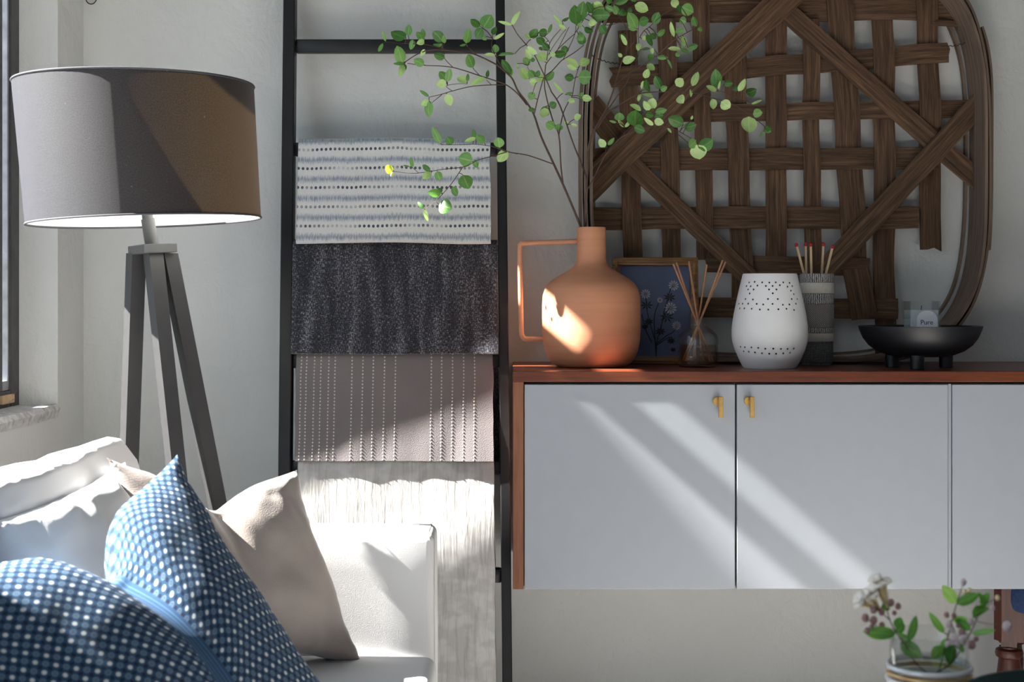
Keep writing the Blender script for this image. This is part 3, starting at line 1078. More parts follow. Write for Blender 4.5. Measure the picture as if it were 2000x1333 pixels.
def cushion(name, TL, TR, BL, BR, thick, mat, label, pinch=0.06, dent=0.0, dents=0.5, dentw=0.15, wr=0.006, seed=0, size=0.48, N=44, crease=0.0, ear=0.0, puff=0.42):
    TL, TR, BL, BR = map(V, (TL, TR, BL, BR))
    nrm = (TR - TL).cross(BL - TL).normalized()
    if nrm.y > 0:
        nrm = -nrm
    up = ((TL + TR) - (BL + BR)).normalized()
    vs, uv, idx = [], [], {}
    for side in (1, -1):
        for i in range(N + 1):
            for j in range(N + 1):
                if side == -1 and (i in (0, N) or j in (0, N)):
                    idx[(side, i, j)] = idx[(1, i, j)]
                    continue
                s, t = j / N, i / N
                # pinch of the edges towards the middle, leaving pointed corners
                ps = s + pinch * math.sin(PI * t) ** 0.9 * (0.5 - s) * (abs(2 * s - 1) ** 3) * 2
                pt = t + pinch * math.sin(PI * s) ** 0.9 * (0.5 - t) * (abs(2 * t - 1) ** 3) * 2
                p = (TL * (1 - ps) + TR * ps) * (1 - pt) + (BL * (1 - ps) + BR * ps) * pt
                h = max(0.0, 16 * s * (1 - s) * t * (1 - t)) ** puff * thick
                g = math.exp(-((s - dents) / dentw) ** 2) * (1 - t) ** 1.6
                p -= up * dent * g
                h *= (1 - 0.30 * g * (1 if dent else 0))
                if crease:
                    h -= crease * math.exp(-((s - dents) / 0.045) ** 2) * max(0.0, 1 - t * 1.25) * (1 if side == 1 else 0.3) * min(1, t * 8)
                edge = min(s, 1 - s, t, 1 - t)
                k = 1.0 if edge > 0 else 0.4
                wv = wr * k * (noise.noise(V((s * 4 + seed, t * 4, side))) + 0.5 * noise.noise(V((s * 11, t * 7 + seed, side * 2))) + 0.6 * math.exp(-edge * 9) * noise.noise(V((s * 16, t * 16, seed))))
                p = p + nrm * (side * h + wv)
                idx[(side, i, j)] = len(vs)
                vs.append(p)
                uv.append((s * size, (1 - t) * size))
    fs = []
    for side in (1, -1):
        for i in range(N):
            for j in range(N):
                q = [idx[(side, i, j)], idx[(side, i, j + 1)], idx[(side, i + 1, j + 1)], idx[(side, i + 1, j)]]
                fs.append(tuple(q if side == -1 else q[::-1]))
    o = put(name, (vs, fs), mat, None, smooth=True, uvs=uv)
    fixnormals(o)
    tag(o, label, 'pillow')
    return o


cushion('back_cushion', V((-0.668, 1.97 - DW, 0.79)), V((-0.655, 2.60 - DW, 0.800)), V((-0.56, 1.97 - DW, 0.470)), V((-0.55, 2.60 - DW, 0.475)), 0.065, M['slip'],
        'plump white back cushion on sofa behind the blue pillow', pinch=0.03, wr=0.018, seed=3, size=0.6)['category'] = 'cushion'
b_TL, b_TR = P(207, 893, 2.40), P(580, 918, 2.652)
b_BR = P(712, 1306, 2.635)
b_BL = b_TL + (b_BR - b_TR)
cushion('throw_pillow', b_TL, b_TR, b_BL, b_BR, 0.075, M['velvet'], 'beige velvet throw pillow leaning in the sofa corner by the arm', pinch=0.10, dent=0.050, dents=0.42, dentw=0.2, wr=0.009, seed=8, crease=0.015)
cushion('throw_pillow', P(-250, 1165, 1.60), P(346, 888, 2.16), P(240, 1790, 1.55), P(735, 1470, 2.10), 0.070, M['bluep'],
        'indigo blue throw pillow with white dot print, chopped at the top', pinch=0.08, dent=0.078, dents=0.52, dentw=0.10, wr=0.006, seed=5, size=0.48, crease=0.016, N=60, puff=0.62)

# ------------------------------------------------------------------ tobacco basket
DB = 3.675
bask = thing('tobacco_basket', (0.645, DB - DW, CT), 'large woven tobacco basket of brown oak slats leaning on wall', 'basket')
VS = {1: (1225, 60, 1236, 504, 37), 2: (1301, 40, 1312, 520, 36), 3: (1367, -66, 1377, 505, 33), 4: (1436, 98, 1450, 620, 42), 5: (1515, 28, 1516, 690, 41), 6: (1582, 40, 1591, 690, 33),
      7: (1635, -66, 1672, 530, 50), 8: (1724, -66, 1730, 690, 42), 9: (1809, -55, 1820, 483, 42)}
HS = {0: (1290, -42, 1800, -40, 36), 1: (1180, 22, 1878, 17, 44), 2: (1198, 152, 1846, 104, 39), 3: (1300, 222, 1896, 212, 34), 4: (1152, 312, 1832, 309, 43), 5: (1150, 427, 1792, 425, 44), 6: (1380, 516, 1696, 522, 36),
      7: (1200, 598, 1752, 604, 40)}


def cross(a, b):
    x1, y1, x2, y2 = a[:4]
    x3, y3, x4, y4 = b[:4]
    dn = (x1 - x2) * (y3 - y4) - (y1 - y2) * (x3 - x4)
    t = ((x1 - x3) * (y3 - y4) - (y1 - y3) * (x3 - x4)) / dn
    return t


def slat(spec, knots, d0, name='slat', mat=None, amp=0.006, thick=0.0032, ragged=0.006, bow=0.0):
    """spec px (x0,y0,x1,y1,width); knots: (t, +1 over / -1 under)"""
    x0_, y0_, x1_, y1_, wd = spec
    a, b = P(x0_, y0_, d0), P(x1_, y1_, d0)
    L = (b - a).length
    n = max(8, int(L / 0.014))
    dr = (b - a).normalized()
    cr = V((-dr.z, 0, dr.x))
    hw = wd / 2 / FPX * d0
    sd = R.uniform(0, 90)
    vs, uv, fs = [], [], []
    kn = sorted(knots)
    for i in range(n + 1):
        t = i / n
        o = 0.0
        if kn:
            if t <= kn[0][0]:
                o = kn[0][1]
            elif t >= kn[-1][0]:
                o = kn[-1][1]
            else:
                for (ta, oa), (tb, ob) in zip(kn, kn[1:]):
                    if ta <= t <= tb:
                        k = (t - ta) / max(tb - ta, 1e-6)
                        k = 0.5 - 0.5 * math.cos(PI * k)
                        o = oa + (ob - oa) * k
        p = a.lerp(b, t) + V((0, -amp * o, 0)) + cr * bow * math.sin(PI * t) + cr * 0.003 * noise.noise(V((t * L * 5, sd, 4)))
        for k, sgn in enumerate((-1, -0.33, 0.33, 1)):
            w_ = hw * (1 + 0.06 * noise.noise(V((t * L * 9, sd, sgn))))
            q = p + cr * w_ * sgn
            if i == 0:
                q -= dr * R.uniform(0, ragged)
            if i == n:
                q += dr * R.uniform(0, ragged)
            cup = 0.0012 * (1 - sgn * sgn) + 0.001 * noise.noise(V((t * L * 14, sd, sgn * 3)))
            q.x = min(max(q.x, 0.1885), 1.0990)
            vs += [q + V((0, -thick / 2 - cup, 0)), q + V((0, thick / 2 - cup, 0))]
            uv += [(t * L + sd, sgn * hw + sd)] * 2
    for i in range(n):
        for k in range(3):
            c = i * 8 + k * 2
            fs.append((c, c + 2, c + 10, c + 8))
            fs.append((c + 1, c + 9, c + 11, c + 3))
        c = i * 8
        fs.append((c, c + 8, c + 9, c + 1))
        fs.append((c + 6, c + 7, c + 15, c + 14))
    fs += [(0, 1, 3, 2), (2, 3, 5, 4), (4, 5, 7, 6)]
    c = n * 8
    fs += [(c, c + 2, c + 3, c + 1), (c + 2, c + 4, c + 5, c + 3), (c + 4, c + 6, c + 7, c + 5)]
    o = put(name, (vs, fs), mat or M['basket'], bask, smooth='auto', uvs=uv, sharp=50)
    return fixnormals(o)


hk = {i: [] for i in HS}
vk = {i: [] for i in VS}
for i, h in HS.items():
    for j, v in VS.items():
        th, tv = cross(h, v), cross(v, h)
        if not (-0.03 < th < 1.03 and -0.03 < tv < 1.03):
            continue
        hover = (j % 2 == 0) if i in (3, 5, 7, 1) else (j % 2 == 1)
        if i == 7 and j == 8:
            hover = True
        hk[i].append((th, 1 if hover else -1))
        vk[j].append((tv, -1 if hover else 1))
for i, h in HS.items():
    slat(h, hk[i], DB, ragged=0.012 if i in (1, 2) else 0.004)
for j, v in VS.items():
    slat(v, vk[j], DB, ragged=0.012 if j in (9, 8, 4) else 0.004)
slat((1672, 528, 1688, 618, 52), [], DB - 0.014, ragged=0.006)
slat((1832, 44, 1872, 47, 12), [], DB - 0.004, ragged=0.02)
slat((1152, 205, 1218, 288, 48), [], DB + 0.004)
DD = DB - 0.014
slat((1232, 318, 1465, 548, 36), [], DD)                       # lower left diagonal
slat((1525, 14, 1920, 362, 40), [], DD)                        # upper right diagonal
slat((1130, 383, 1552, -22, 56), [], DD - 0.007)               # upper left diagonal, on top
slat((1480, 60, 1515, 20, 30), [], DD - 0.002)
slat((1925, 189, 1612, 528, 42), [], DD - 0.007)               # lower right diagonal, on top


def hoop(off, y0_, y1_, t0, t1, thick, seed):
    """bent hoop: rounded-square path, portion t0..t1 of the turn, off = outward offset"""
    x0h, x1h = 0.184, 1.1035
    z0h, z1h = CT + 0.006, CT + 0.955
    cx, cz = (x0h + x1h) / 2, (z0h + z1h) / 2
    ax, az = (x1h - x0h) / 2 + off, (z1h - z0h) / 2 + off
    vs, uv, fs = [], [], []
    n = 120
    e = 2 / 3.6
    for i in range(n + 1):
        a = 2 * PI * (t0 + (t1 - t0) * i / n)
        ka = V((math.cos(a) * 2 + seed, math.sin(a) * 2, 1))
        ca, sa = math.cos(a), math.sin(a)
        x = math.copysign(abs(ca) ** e, ca)
        z = math.copysign(abs(sa) ** e, sa)
        nn = V((ca * abs(ca) ** (2 - e) if 0 else ca, 0, sa)).normalized()
        wob = 0.004 * noise.noise(ka)
        p = V((cx + ax * x, 0, cz + az * z)) + nn * wob
        p.z = max(p.z, CT + 0.003 + thick)
        wy = 0.006 * noise.noise(ka * 1.4)
        for k, (dn, y) in enumerate(((-thick / 2, y0_ + wy), (thick / 2, y0_ + wy), (thick / 2, y1_), (-thick / 2, y1_))):
            vs.append(p + nn * dn + V((0, y, 0)))
            uv.append((a * 0.47 + seed, y + k * 0.02))
    for i in range(n):
        for k in range(4):
            q = (k + 1) % 4
            fs.append((i * 4 + k, i * 4 + q, i * 4 + 4 + q, i * 4 + 4 + k))
    fs += [(0, 1, 2, 3), (n * 4 + 3, n * 4 + 2, n * 4 + 1, n * 4)]
    return fixnormals(put('hoop', (vs, fs), M['hoop'], bask, smooth='auto', uvs=uv, sharp=50))


hoop(0.0, 3.568 - DW, 3.694 - DW, -0.25, 0.7499, 0.007, 3)
hoop(0.0125, 3.580 - DW, 3.676 - DW, -0.25, 0.7499, 0.006, 9)
hoop(-0.0125, 3.685 - DW, 3.704 - DW, -0.25, 0.7499, 0.006, 14)
hoop(0.023, 3.600 - DW, 3.655 - DW, -0.035, 0.07, 0.005, 17)
hoop(0.023, 3.596 - DW, 3.660 - DW, 0.36, 0.60, 0.006, 23)
nl = []
for y in (110, 230, 255, 330, 360, 395, 545):
    p = P(1905, y, 3.63)
    nl.append(p)
for a, b in (((1156, 108), (1215, 124)), ((1838, 90), (1905, 76))):
    pts = []
    for i in range(25):
        t = i / 24
        q = P(a[0] + (b[0] - a[0]) * t, a[1] + (b[1] - a[1]) * t + 5 * math.sin(PI * t), DB - 0.02)
        pts.append(q + V((0, 0.0018 * math.sin(i * 1.9), 0.0018 * math.cos(i * 1.9))))
    put('wire', tube(pts, 0.0011, 6), M['wire'], bask, smooth=True)

# ------------------------------------------------------------------ terracotta jug
def base_at(px, d):
    return V(((px - HX) / FPX * d, d - DW, CT))


vc = base_at(1155, 3.445)
jug = thing('jug_vase', vc, 'terracotta jug vase with square loop handle holding leafy branches', 'vase')
prof = [(0.0, 0.0), (0.066, 0.0), (0.078, 0.002), (0.089, 0.009), (0.098, 0.021), (0.105, 0.038), (0.109, 0.060), (0.1105, 0.085), (0.1105, 0.140), (0.1092, 0.160), (0.1045, 0.1755), (0.096, 0.188),
        (0.084, 0.1975), (0.068, 0.207), (0.052, 0.2165), (0.041, 0.2245), (0.0350, 0.233), (0.0328, 0.243), (0.0323, 0.265), (0.0323, 0.3115), (0.0318, 0.3128), (0.0290, 0.3128), (0.0285, 0.311), (0.0285, 0.25), (0.036, 0.22), (0.08, 0.19), (0.09, 0.15), (0.09, 0.06), (0.06, 0.02), (0.0, 0.02)]
put('body', lathe(prof, vc, 96), M['terra'], jug, smooth=True)
dh = 3.445
hp = [P(1128, 472, dh), P(1030, 475, dh), P(1020, 477, dh), P(1015.5, 486, dh), P(1016.5, 560, dh), P(1018, 645, dh), P(1020, 656, dh), P(1028, 662.5, dh), P(1064, 662, dh)]
put('handle', tube(spline(hp, 6), 0.0058, 14), M['terra'], jug, smooth=True)

# ------------------------------------------------------------------ leafy branches
TONE = {'D': 'leafd', 'M': 'leafm', 'L': 'leafl', 'Y': 'leafy'}


def leaf_mesh(base, tip, wid, seed, flip):
    d = tip - base
    L = d.length
    d = d / L
    rr = random.Random(seed)
    view = V((0, -1, 0))
    side = d.cross(view).normalized()
    nor = side.cross(d).normalized()
    ang = rr.uniform(-0.45, 0.45)
    q = Quaternion(d, ang)
    side, nor = q @ side, q @ nor
    nl_, nw = 7, 4
    vs, uv, fs = [], [], []
    curl = rr.uniform(-0.16, 0.16)
    fold = rr.uniform(0.08, 0.28) * (1 if flip else -1)
    for i in range(nl_ + 1):
        t = i / nl_
        ww = wid / 2 * (math.sin(PI * min(1, t ** 0.85)) ** 0.62 if 0 < t < 1 else 0.02)
        for j in range(nw + 1):
            s = j / nw * 2 - 1
            p = base + d * (L * t) + side * (ww * s) + nor * (curl * L * math.sin(PI * t) + fold * ww * abs(s))
            vs.append(p)
            uv.append((j / nw, t))
    for i in range(nl_):
        for j in range(nw):
            a = i * (nw + 1) + j
            fs.append((a, a + 1, a + nw + 2, a + nw + 1))
    return vs, fs, uv


def branch(name, label, stems, leaves, dfun, parent=None, grp=None, cat='branch', petiole=0.0008):
    """stems: list of (crop origin, [(x,y)...], r0, r1); leaves (bx,by,tx,ty,w,tone) in picture px"""
    root = thing(name, P(*stems[0][0][0], dfun(*stems[0][0][0])), label, cat, grp)
    parts, samples = [], []
    for pts, r0, r1 in stems:
        w_ = [P(x, y, dfun(x, y)) for x, y in pts]
        sp = spline(w_, 5)
        parts.append(tube(sp, (r0, r1), 7))
        samples += sp
    k = 0
    todo = []
    for bx_, by_, tx, ty, wd, tone in leaves:
        d = dfun(bx_, by_)
        b = P(bx_, by_, d)
        ns = min(samples, key=lambda s: (s.x - b.x) ** 2 + (s.z - b.z) ** 2)
        gap = math.hypot(ns.x - b.x, ns.z - b.z)
        if gap < 0.05:
            b.y = ns.y
            d = b.y + DW
            b = P(bx_, by_, d)
        L = math.hypot(tx - bx_, ty - by_) / FPX * d
        rr = random.Random(int(bx_ * 31 + by_ * 17))
        t = P(tx, ty, d) + V((0, rr.uniform(-0.55, 0.35) * L, 0))
        if 0.002 < gap < 0.06:
            parts.append(tube([ns, ns.lerp(b, 0.5) + V((0, 0, 0.1 * gap)), b], (petiole * 1.2, petiole), 5))
        todo.append((b, t, wd * 1.14 / FPX * d, tone, int(bx_ * 7 + ty)))
    put('stem', join(*parts), M['twig'], root, smooth=True)
    for b, t, wd, tone, sd in todo:
        v, f, u = leaf_mesh(b, t, wd, sd, tone == 'L')
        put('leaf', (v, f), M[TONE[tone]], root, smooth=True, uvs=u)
    return root


def cv(s, ox, oy, rows):
    out = []
    for r in rows:
        if len(r) == 6:
            a, b, c, d, w_, t = r
            out.append((a / s + ox, b / s + oy, c / s + ox, d / s + oy, w_ / s, t))
    return out


def cs(s, ox, oy, pts):
    return [(x / s + ox, y / s + oy) for x, y in pts]


R1 = (5.553, 730, 0)
R2 = (6.06, 740, 230)
R3 = (6.667, 960, 0)
R4 = (4.937, 960, 180)
R5 = (6.664, 1150, 0)
R6 = (5.405, 1150, 130)
VM = (1146, 452)                 # mouth of the jug


def dA(x, y):
    return 3.445 - 0.07 * min(1, max(0, (1140 - x) / 250)) + 0.02 * math.sin(x * .05)


def dB_(x, y):
    return 3.44 - 0.05 * min(1, max(0, (440 - y) / 300)) + 0.025 * math.sin(x * .06 + y * .03)


def dC(x, y):
    return 3.445 - 0.07 * min(1, max(0, (x - 1150) / 200)) + 0.015 * math.sin(x * .05 + y * .02)


stemsA = [([(1147, 470), (1136, 446)] + cs(*R4, [(800, 1150), (690, 890), (580, 650), (480, 430), (410, 220), (340, 100)]) + [(1012, 178), (1000, 153), (984, 138), (969, 126), (932, 108), (910, 103), (874, 98), (840, 98), (815, 106), (793, 120)], 0.0030, 0.0010),
          ([(1029, 205), (1010, 182), (989, 166), (971, 159), (937, 148), (910, 139), (885, 132), (860, 129), (831, 128), (796, 124)], 0.0016, 0.0008),
          ([(985, 166), (960, 166), (921, 169), (883, 178), (863, 184), (838, 190)], 0.0011, 0.0007),
          ([(863, 185), (842, 202)], 0.0008, 0.0006), ([(874, 98), (838, 88), (791, 85), (755, 82)], 0.0010, 0.0006),
          ([(932, 108), (913, 91)], 0.001, 0.0007), ([(984, 138), (969, 112), (960, 90), (962, 75)], 0.0012, 0.0007),
          ([(885, 132), (869, 115), (868, 103)], 0.0009, 0.0006), ([(937, 148), (925, 135)], 0.0009, 0.0006), ([(960, 166), (950, 156)], 0.0008, 0.0006), ([(883, 178), (872, 168), (893, 164), (912, 164)], 0.0007, 0.0005),
          (cs(*R4, [(590, 690), (560, 682), (430, 635), (330, 605), (180, 580), (100, 552), (0, 520)]), 0.0014, 0.0009),
          (cs(*R2, [(1640, 430), (1500, 400), (1440, 375), (1330, 340), (1150, 315), (950, 320), (740, 320)]), 0.0009, 0.0006),
          (cs(*R2, [(1520, 405), (1330, 460), (1180, 500), (1010, 580), (740, 615), (480, 655), (330, 655), (170, 635)]), 0.0010, 0.0006),
          (cs(*R2, [(990, 590), (860, 780), (730, 930), (650, 1010), (545, 1085)]), 0.0009, 0.0006), (cs(*R2, [(470, 655), (400, 595)]), 0.0006, 0.0005)]
leavesA = cv(*R1, [(130, 450, 95, 340, 34, 'M'), (100, 470, 55, 570, 38, 'M'), (350, 410, 180, 335, 125, 'D'), (375, 390, 385, 270, 75, 'M'), (430, 430, 395, 535, 62, 'M'), (540, 450, 465, 345, 75, 'M'), (530, 420, 530, 305, 55, 'M'),
                   (550, 440, 465, 475, 60, 'L'), (750, 455, 645, 345, 105, 'D'), (770, 470, 755, 385, 48, 'M'), (750, 480, 640, 480, 42, 'M'), (1000, 470, 1042, 312, 85, 'M'), (1000, 480, 930, 495, 28, 'M'), (1155, 285, 1050, 210, 85, 'D'),
                   (1185, 305, 1275, 160, 150, 'M'), (1175, 305, 1108, 410, 98, 'D'), (1170, 400, 1225, 440, 42, 'M'), (1285, 375, 1332, 290, 55, 'D'), (1300, 425, 1418, 362, 36, 'L'), (1320, 575, 1312, 478, 78, 'M'),
                   (1320, 600, 1200, 590, 32, 'L'), (1350, 600, 1480, 585, 24, 'M'), (310, 690, 255, 505, 112, 'M'), (330, 690, 215, 700, 32, 'D'), (335, 690, 320, 778, 55, 'D'), (320, 700, 280, 838, 68, 'L'),
                   (545, 705, 435, 645, 85, 'M'), (768, 630, 655, 600, 75, 'D'), (1078, 735, 1025, 598, 102, 'M'), (1215, 850, 1045, 920, 72, 'L'), (1228, 842, 1242, 758, 36, 'D'), (1010, 890, 900, 845, 88, 'L'),
                   (1015, 885, 1022, 798, 34, 'D'), (800, 892, 832, 755, 70, 'M'), (785, 870, 712, 775, 85, 'M'), (785, 895, 680, 925, 88, 'L'), (600, 1050, 495, 975, 36, 'M'), (795, 1020, 835, 1145, 90, 'L'),
                   (600, 1090, 510, 1135, 62, 'L'), (600, 1095, 592, 1270, 95, 'M'), (1490, 830, 1430, 708, 82, 'M'), (1492, 800, 1388, 655, 78, 'D'), (560, 535, 505, 605, 44, 'L')])
leavesA += cv(*R2, [(1430, 358, 1408, 238, 112, 'M'), (1520, 390, 1405, 518, 112, 'L'), (1250, 302, 1155, 212, 88, 'D'), (1150, 240, 1018, 288, 48, 'L'), (1130, 245, 1118, 135, 48, 'M'), (862, 322, 805, 226, 95, 'D'),
                    (728, 305, 635, 115, 80, 'M'), (1105, 515, 940, 465, 160, 'M'), (1135, 500, 1162, 595, 66, 'M'), (400, 592, 374, 468, 42, 'M'), (365, 580, 288, 565, 18, 'D'), (172, 620, 80, 590, 98, 'Y'),
                    (160, 645, 150, 702, 38, 'Y'), (608, 632, 515, 555, 58, 'D'), (620, 655, 515, 728, 82, 'L'), (690, 635, 720, 745, 84, 'M'), (995, 680, 1065, 850, 155, 'M'), (870, 815, 925, 935, 78, 'M'),
                    (735, 900, 580, 890, 88, 'M'), (745, 885, 700, 835, 55, 'D'), (712, 1030, 868, 1085, 165, 'M'), (530, 1078, 456, 995, 44, 'D'), (540, 1075, 578, 1225, 48, 'L')])
branch('leafy_branch', 'leafy green branch arching left from the jug across ladder', stemsA, leavesA, dA, grp='branches in the terracotta jug')

stemsB = [([(1150, 472), (1144, 446), (1145, 400)] + cs(*R4, [(920, 860), (870, 700), (790, 500), (690, 210), (640, 90), (580, 0)]) + cs(*R3, [(770, 1170), (700, 1010), (640, 880), (560, 720), (450, 580), (340, 450), (265, 320)]), 0.0022, 0.0008),
          (cs(*R4, [(690, 890), (670, 720), (650, 420)]) + [(1081, 239)] + cs(*R4, [(550, 130), (520, 0)]) + cs(*R3, [(690, 1090), (700, 900), (720, 820), (850, 660), (980, 530), (1085, 440)]), 0.0018, 0.0008),
          (cs(*R4, [(650, 410), (690, 210), (745, 90)]) + cs(*R3, [(1050, 1250), (1085, 1050), (1130, 890)]), 0.0013, 0.0007),
          (cs(*R4, [(410, 220), (430, 130)]) + cs(*R3, [(600, 1300), (650, 1110), (690, 1000), (790, 920), (900, 800), (960, 760), (1100, 670), (1200, 590)]), 0.0014, 0.0008),
          (cs(*R3, [(720, 790), (760, 560), (900, 380), (935, 350)]), 0.0009, 0.0006), (cs(*R3, [(740, 720), (780, 640), (920, 440), (960, 400)]), 0.0007, 0.0005), (cs(*R3, [(860, 650), (960, 450), (1010, 350)]), 0.0008, 0.0006),
          (cs(*R3, [(930, 780), (1000, 640), (1080, 460), (1100, 330)]), 0.0009, 0.0006), (cs(*R3, [(570, 1100), (530, 1230)]), 0.0008, 0.0006), (cs(*R3, [(1090, 430), (1210, 240), (1310, 130)]), 0.0009, 0.0006),
          (cs(*R3, [(700, 1010), (590, 1000), (480, 900), (480, 830)]), 0.0007, 0.0005), (cs(*R3, [(760, 560), (690, 480), (600, 470)]), 0.0007, 0.0005)]
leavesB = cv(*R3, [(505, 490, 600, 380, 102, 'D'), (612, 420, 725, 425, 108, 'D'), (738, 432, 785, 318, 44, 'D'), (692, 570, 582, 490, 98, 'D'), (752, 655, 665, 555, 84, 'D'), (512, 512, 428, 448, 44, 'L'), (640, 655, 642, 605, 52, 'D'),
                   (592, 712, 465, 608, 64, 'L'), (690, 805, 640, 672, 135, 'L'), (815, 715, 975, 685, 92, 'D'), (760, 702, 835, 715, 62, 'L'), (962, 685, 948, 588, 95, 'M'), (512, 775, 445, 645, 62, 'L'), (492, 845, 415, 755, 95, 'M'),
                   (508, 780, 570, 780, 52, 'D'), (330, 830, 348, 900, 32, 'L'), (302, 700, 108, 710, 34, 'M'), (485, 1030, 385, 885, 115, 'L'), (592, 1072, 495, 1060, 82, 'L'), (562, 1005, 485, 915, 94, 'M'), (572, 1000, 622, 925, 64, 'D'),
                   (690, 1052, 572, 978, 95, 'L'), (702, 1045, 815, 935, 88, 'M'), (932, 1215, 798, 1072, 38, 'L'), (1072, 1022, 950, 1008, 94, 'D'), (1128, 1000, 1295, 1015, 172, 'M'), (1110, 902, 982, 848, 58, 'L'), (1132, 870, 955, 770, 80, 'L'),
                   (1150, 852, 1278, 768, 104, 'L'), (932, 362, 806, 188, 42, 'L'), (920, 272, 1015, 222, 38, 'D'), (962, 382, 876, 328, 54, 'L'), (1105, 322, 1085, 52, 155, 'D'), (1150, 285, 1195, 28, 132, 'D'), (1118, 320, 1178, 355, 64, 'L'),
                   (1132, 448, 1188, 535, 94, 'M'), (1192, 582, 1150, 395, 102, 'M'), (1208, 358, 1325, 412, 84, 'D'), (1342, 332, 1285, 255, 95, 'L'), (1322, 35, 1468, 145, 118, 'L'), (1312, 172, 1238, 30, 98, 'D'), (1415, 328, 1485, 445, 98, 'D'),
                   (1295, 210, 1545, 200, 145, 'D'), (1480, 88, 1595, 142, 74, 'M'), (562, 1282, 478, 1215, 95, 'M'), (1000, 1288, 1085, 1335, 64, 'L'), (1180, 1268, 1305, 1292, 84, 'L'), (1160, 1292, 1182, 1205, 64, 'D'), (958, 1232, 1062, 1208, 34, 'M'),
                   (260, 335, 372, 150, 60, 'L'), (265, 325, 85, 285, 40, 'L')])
leavesB += cv(*R4, [(370, 150, 402, 195, 52, 'M'), (550, 152, 468, 205, 92, 'M'), (512, 150, 500, 252, 84, 'L'), (560, 142, 625, 108, 68, 'D'), (608, 342, 522, 298, 84, 'M'), (650, 372, 652, 306, 74, 'D'), (800, 262, 862, 226, 62, 'L'),
                    (742, 312, 698, 288, 42, 'L'), (768, 310, 828, 326, 34, 'L')])
branch('leafy_branch', 'leafy green branch rising upright from the jug beside the ladder', stemsB, leavesB, dB_, grp='branches in the terracotta jug')

stemsC = [([(1143, 474), (1141, 446)] + cs(*R4, [(920, 860), (930, 700), (930, 570), (960, 440), (1000, 350), (1080, 210)]) + cs(*R6, [(170, 480), (230, 330), (275, 205)]) + cs(*R5, [(340, 1100), (430, 800), (500, 660), (590, 540), (625, 410)]), 0.0028, 0.0009),
          (cs(*R5, [(335, 1110), (500, 970), (600, 910), (730, 830), (900, 710), (1100, 530), (1250, 440), (1400, 365)]), 0.0015, 0.0008),
          (cs(*R6, [(100, 620), (180, 490), (330, 270), (420, 130)]) + cs(*R5, [(555, 800), (510, 620), (490, 380), (410, 240), (350, 170)]), 0.0015, 0.0007),
          (cs(*R6, [(90, 650), (200, 490), (330, 400), (530, 290), (700, 270), (880, 265), (1020, 265), (1180, 290), (1340, 345), (1490, 380), (1700, 510), (1860, 635)]), 0.0017, 0.0007),
          (cs(*R6, [(1180, 290), (1310, 255), (1430, 280), (1540, 320), (1720, 400), (1715, 510)]), 0.0010, 0.0007),
          ([(1143, 380)] + cs(*R6, [(80, 1120), (180, 930), (330, 760), (460, 690), (600, 635), (800, 635), (920, 700), (1070, 825)]), 0.0014, 0.0008),
          (cs(*R6, [(850, 640), (960, 690), (1130, 790)]), 0.0009, 0.0006), (cs(*R5, [(600, 905), (650, 660), (640, 430), (650, 330)]), 0.0010, 0.0007), (cs(*R5, [(660, 490), (720, 400), (800, 340), (850, 290)]), 0.0009, 0.0006),
          (cs(*R5, [(460, 730), (490, 590)]), 0.0008, 0.0006), (cs(*R6, [(180, 930), (175, 850)]), 0.0008, 0.0006), (cs(*R6, [(375, 730), (380, 640)]), 0.0008, 0.0006), (cs(*R6, [(530, 290), (570, 230), (600, 130)]), 0.0008, 0.0006),
          (cs(*R5, [(200, 330), (300, 320), (420, 280)]), 0.0009, 0.0006), (cs(*R6, [(1490, 370), (1580, 290), (1660, 280)]), 0.0008, 0.0006), (cs(*R6, [(500, 690), (520, 560), (600, 480), (680, 440)]), 0.0008, 0.0006)]
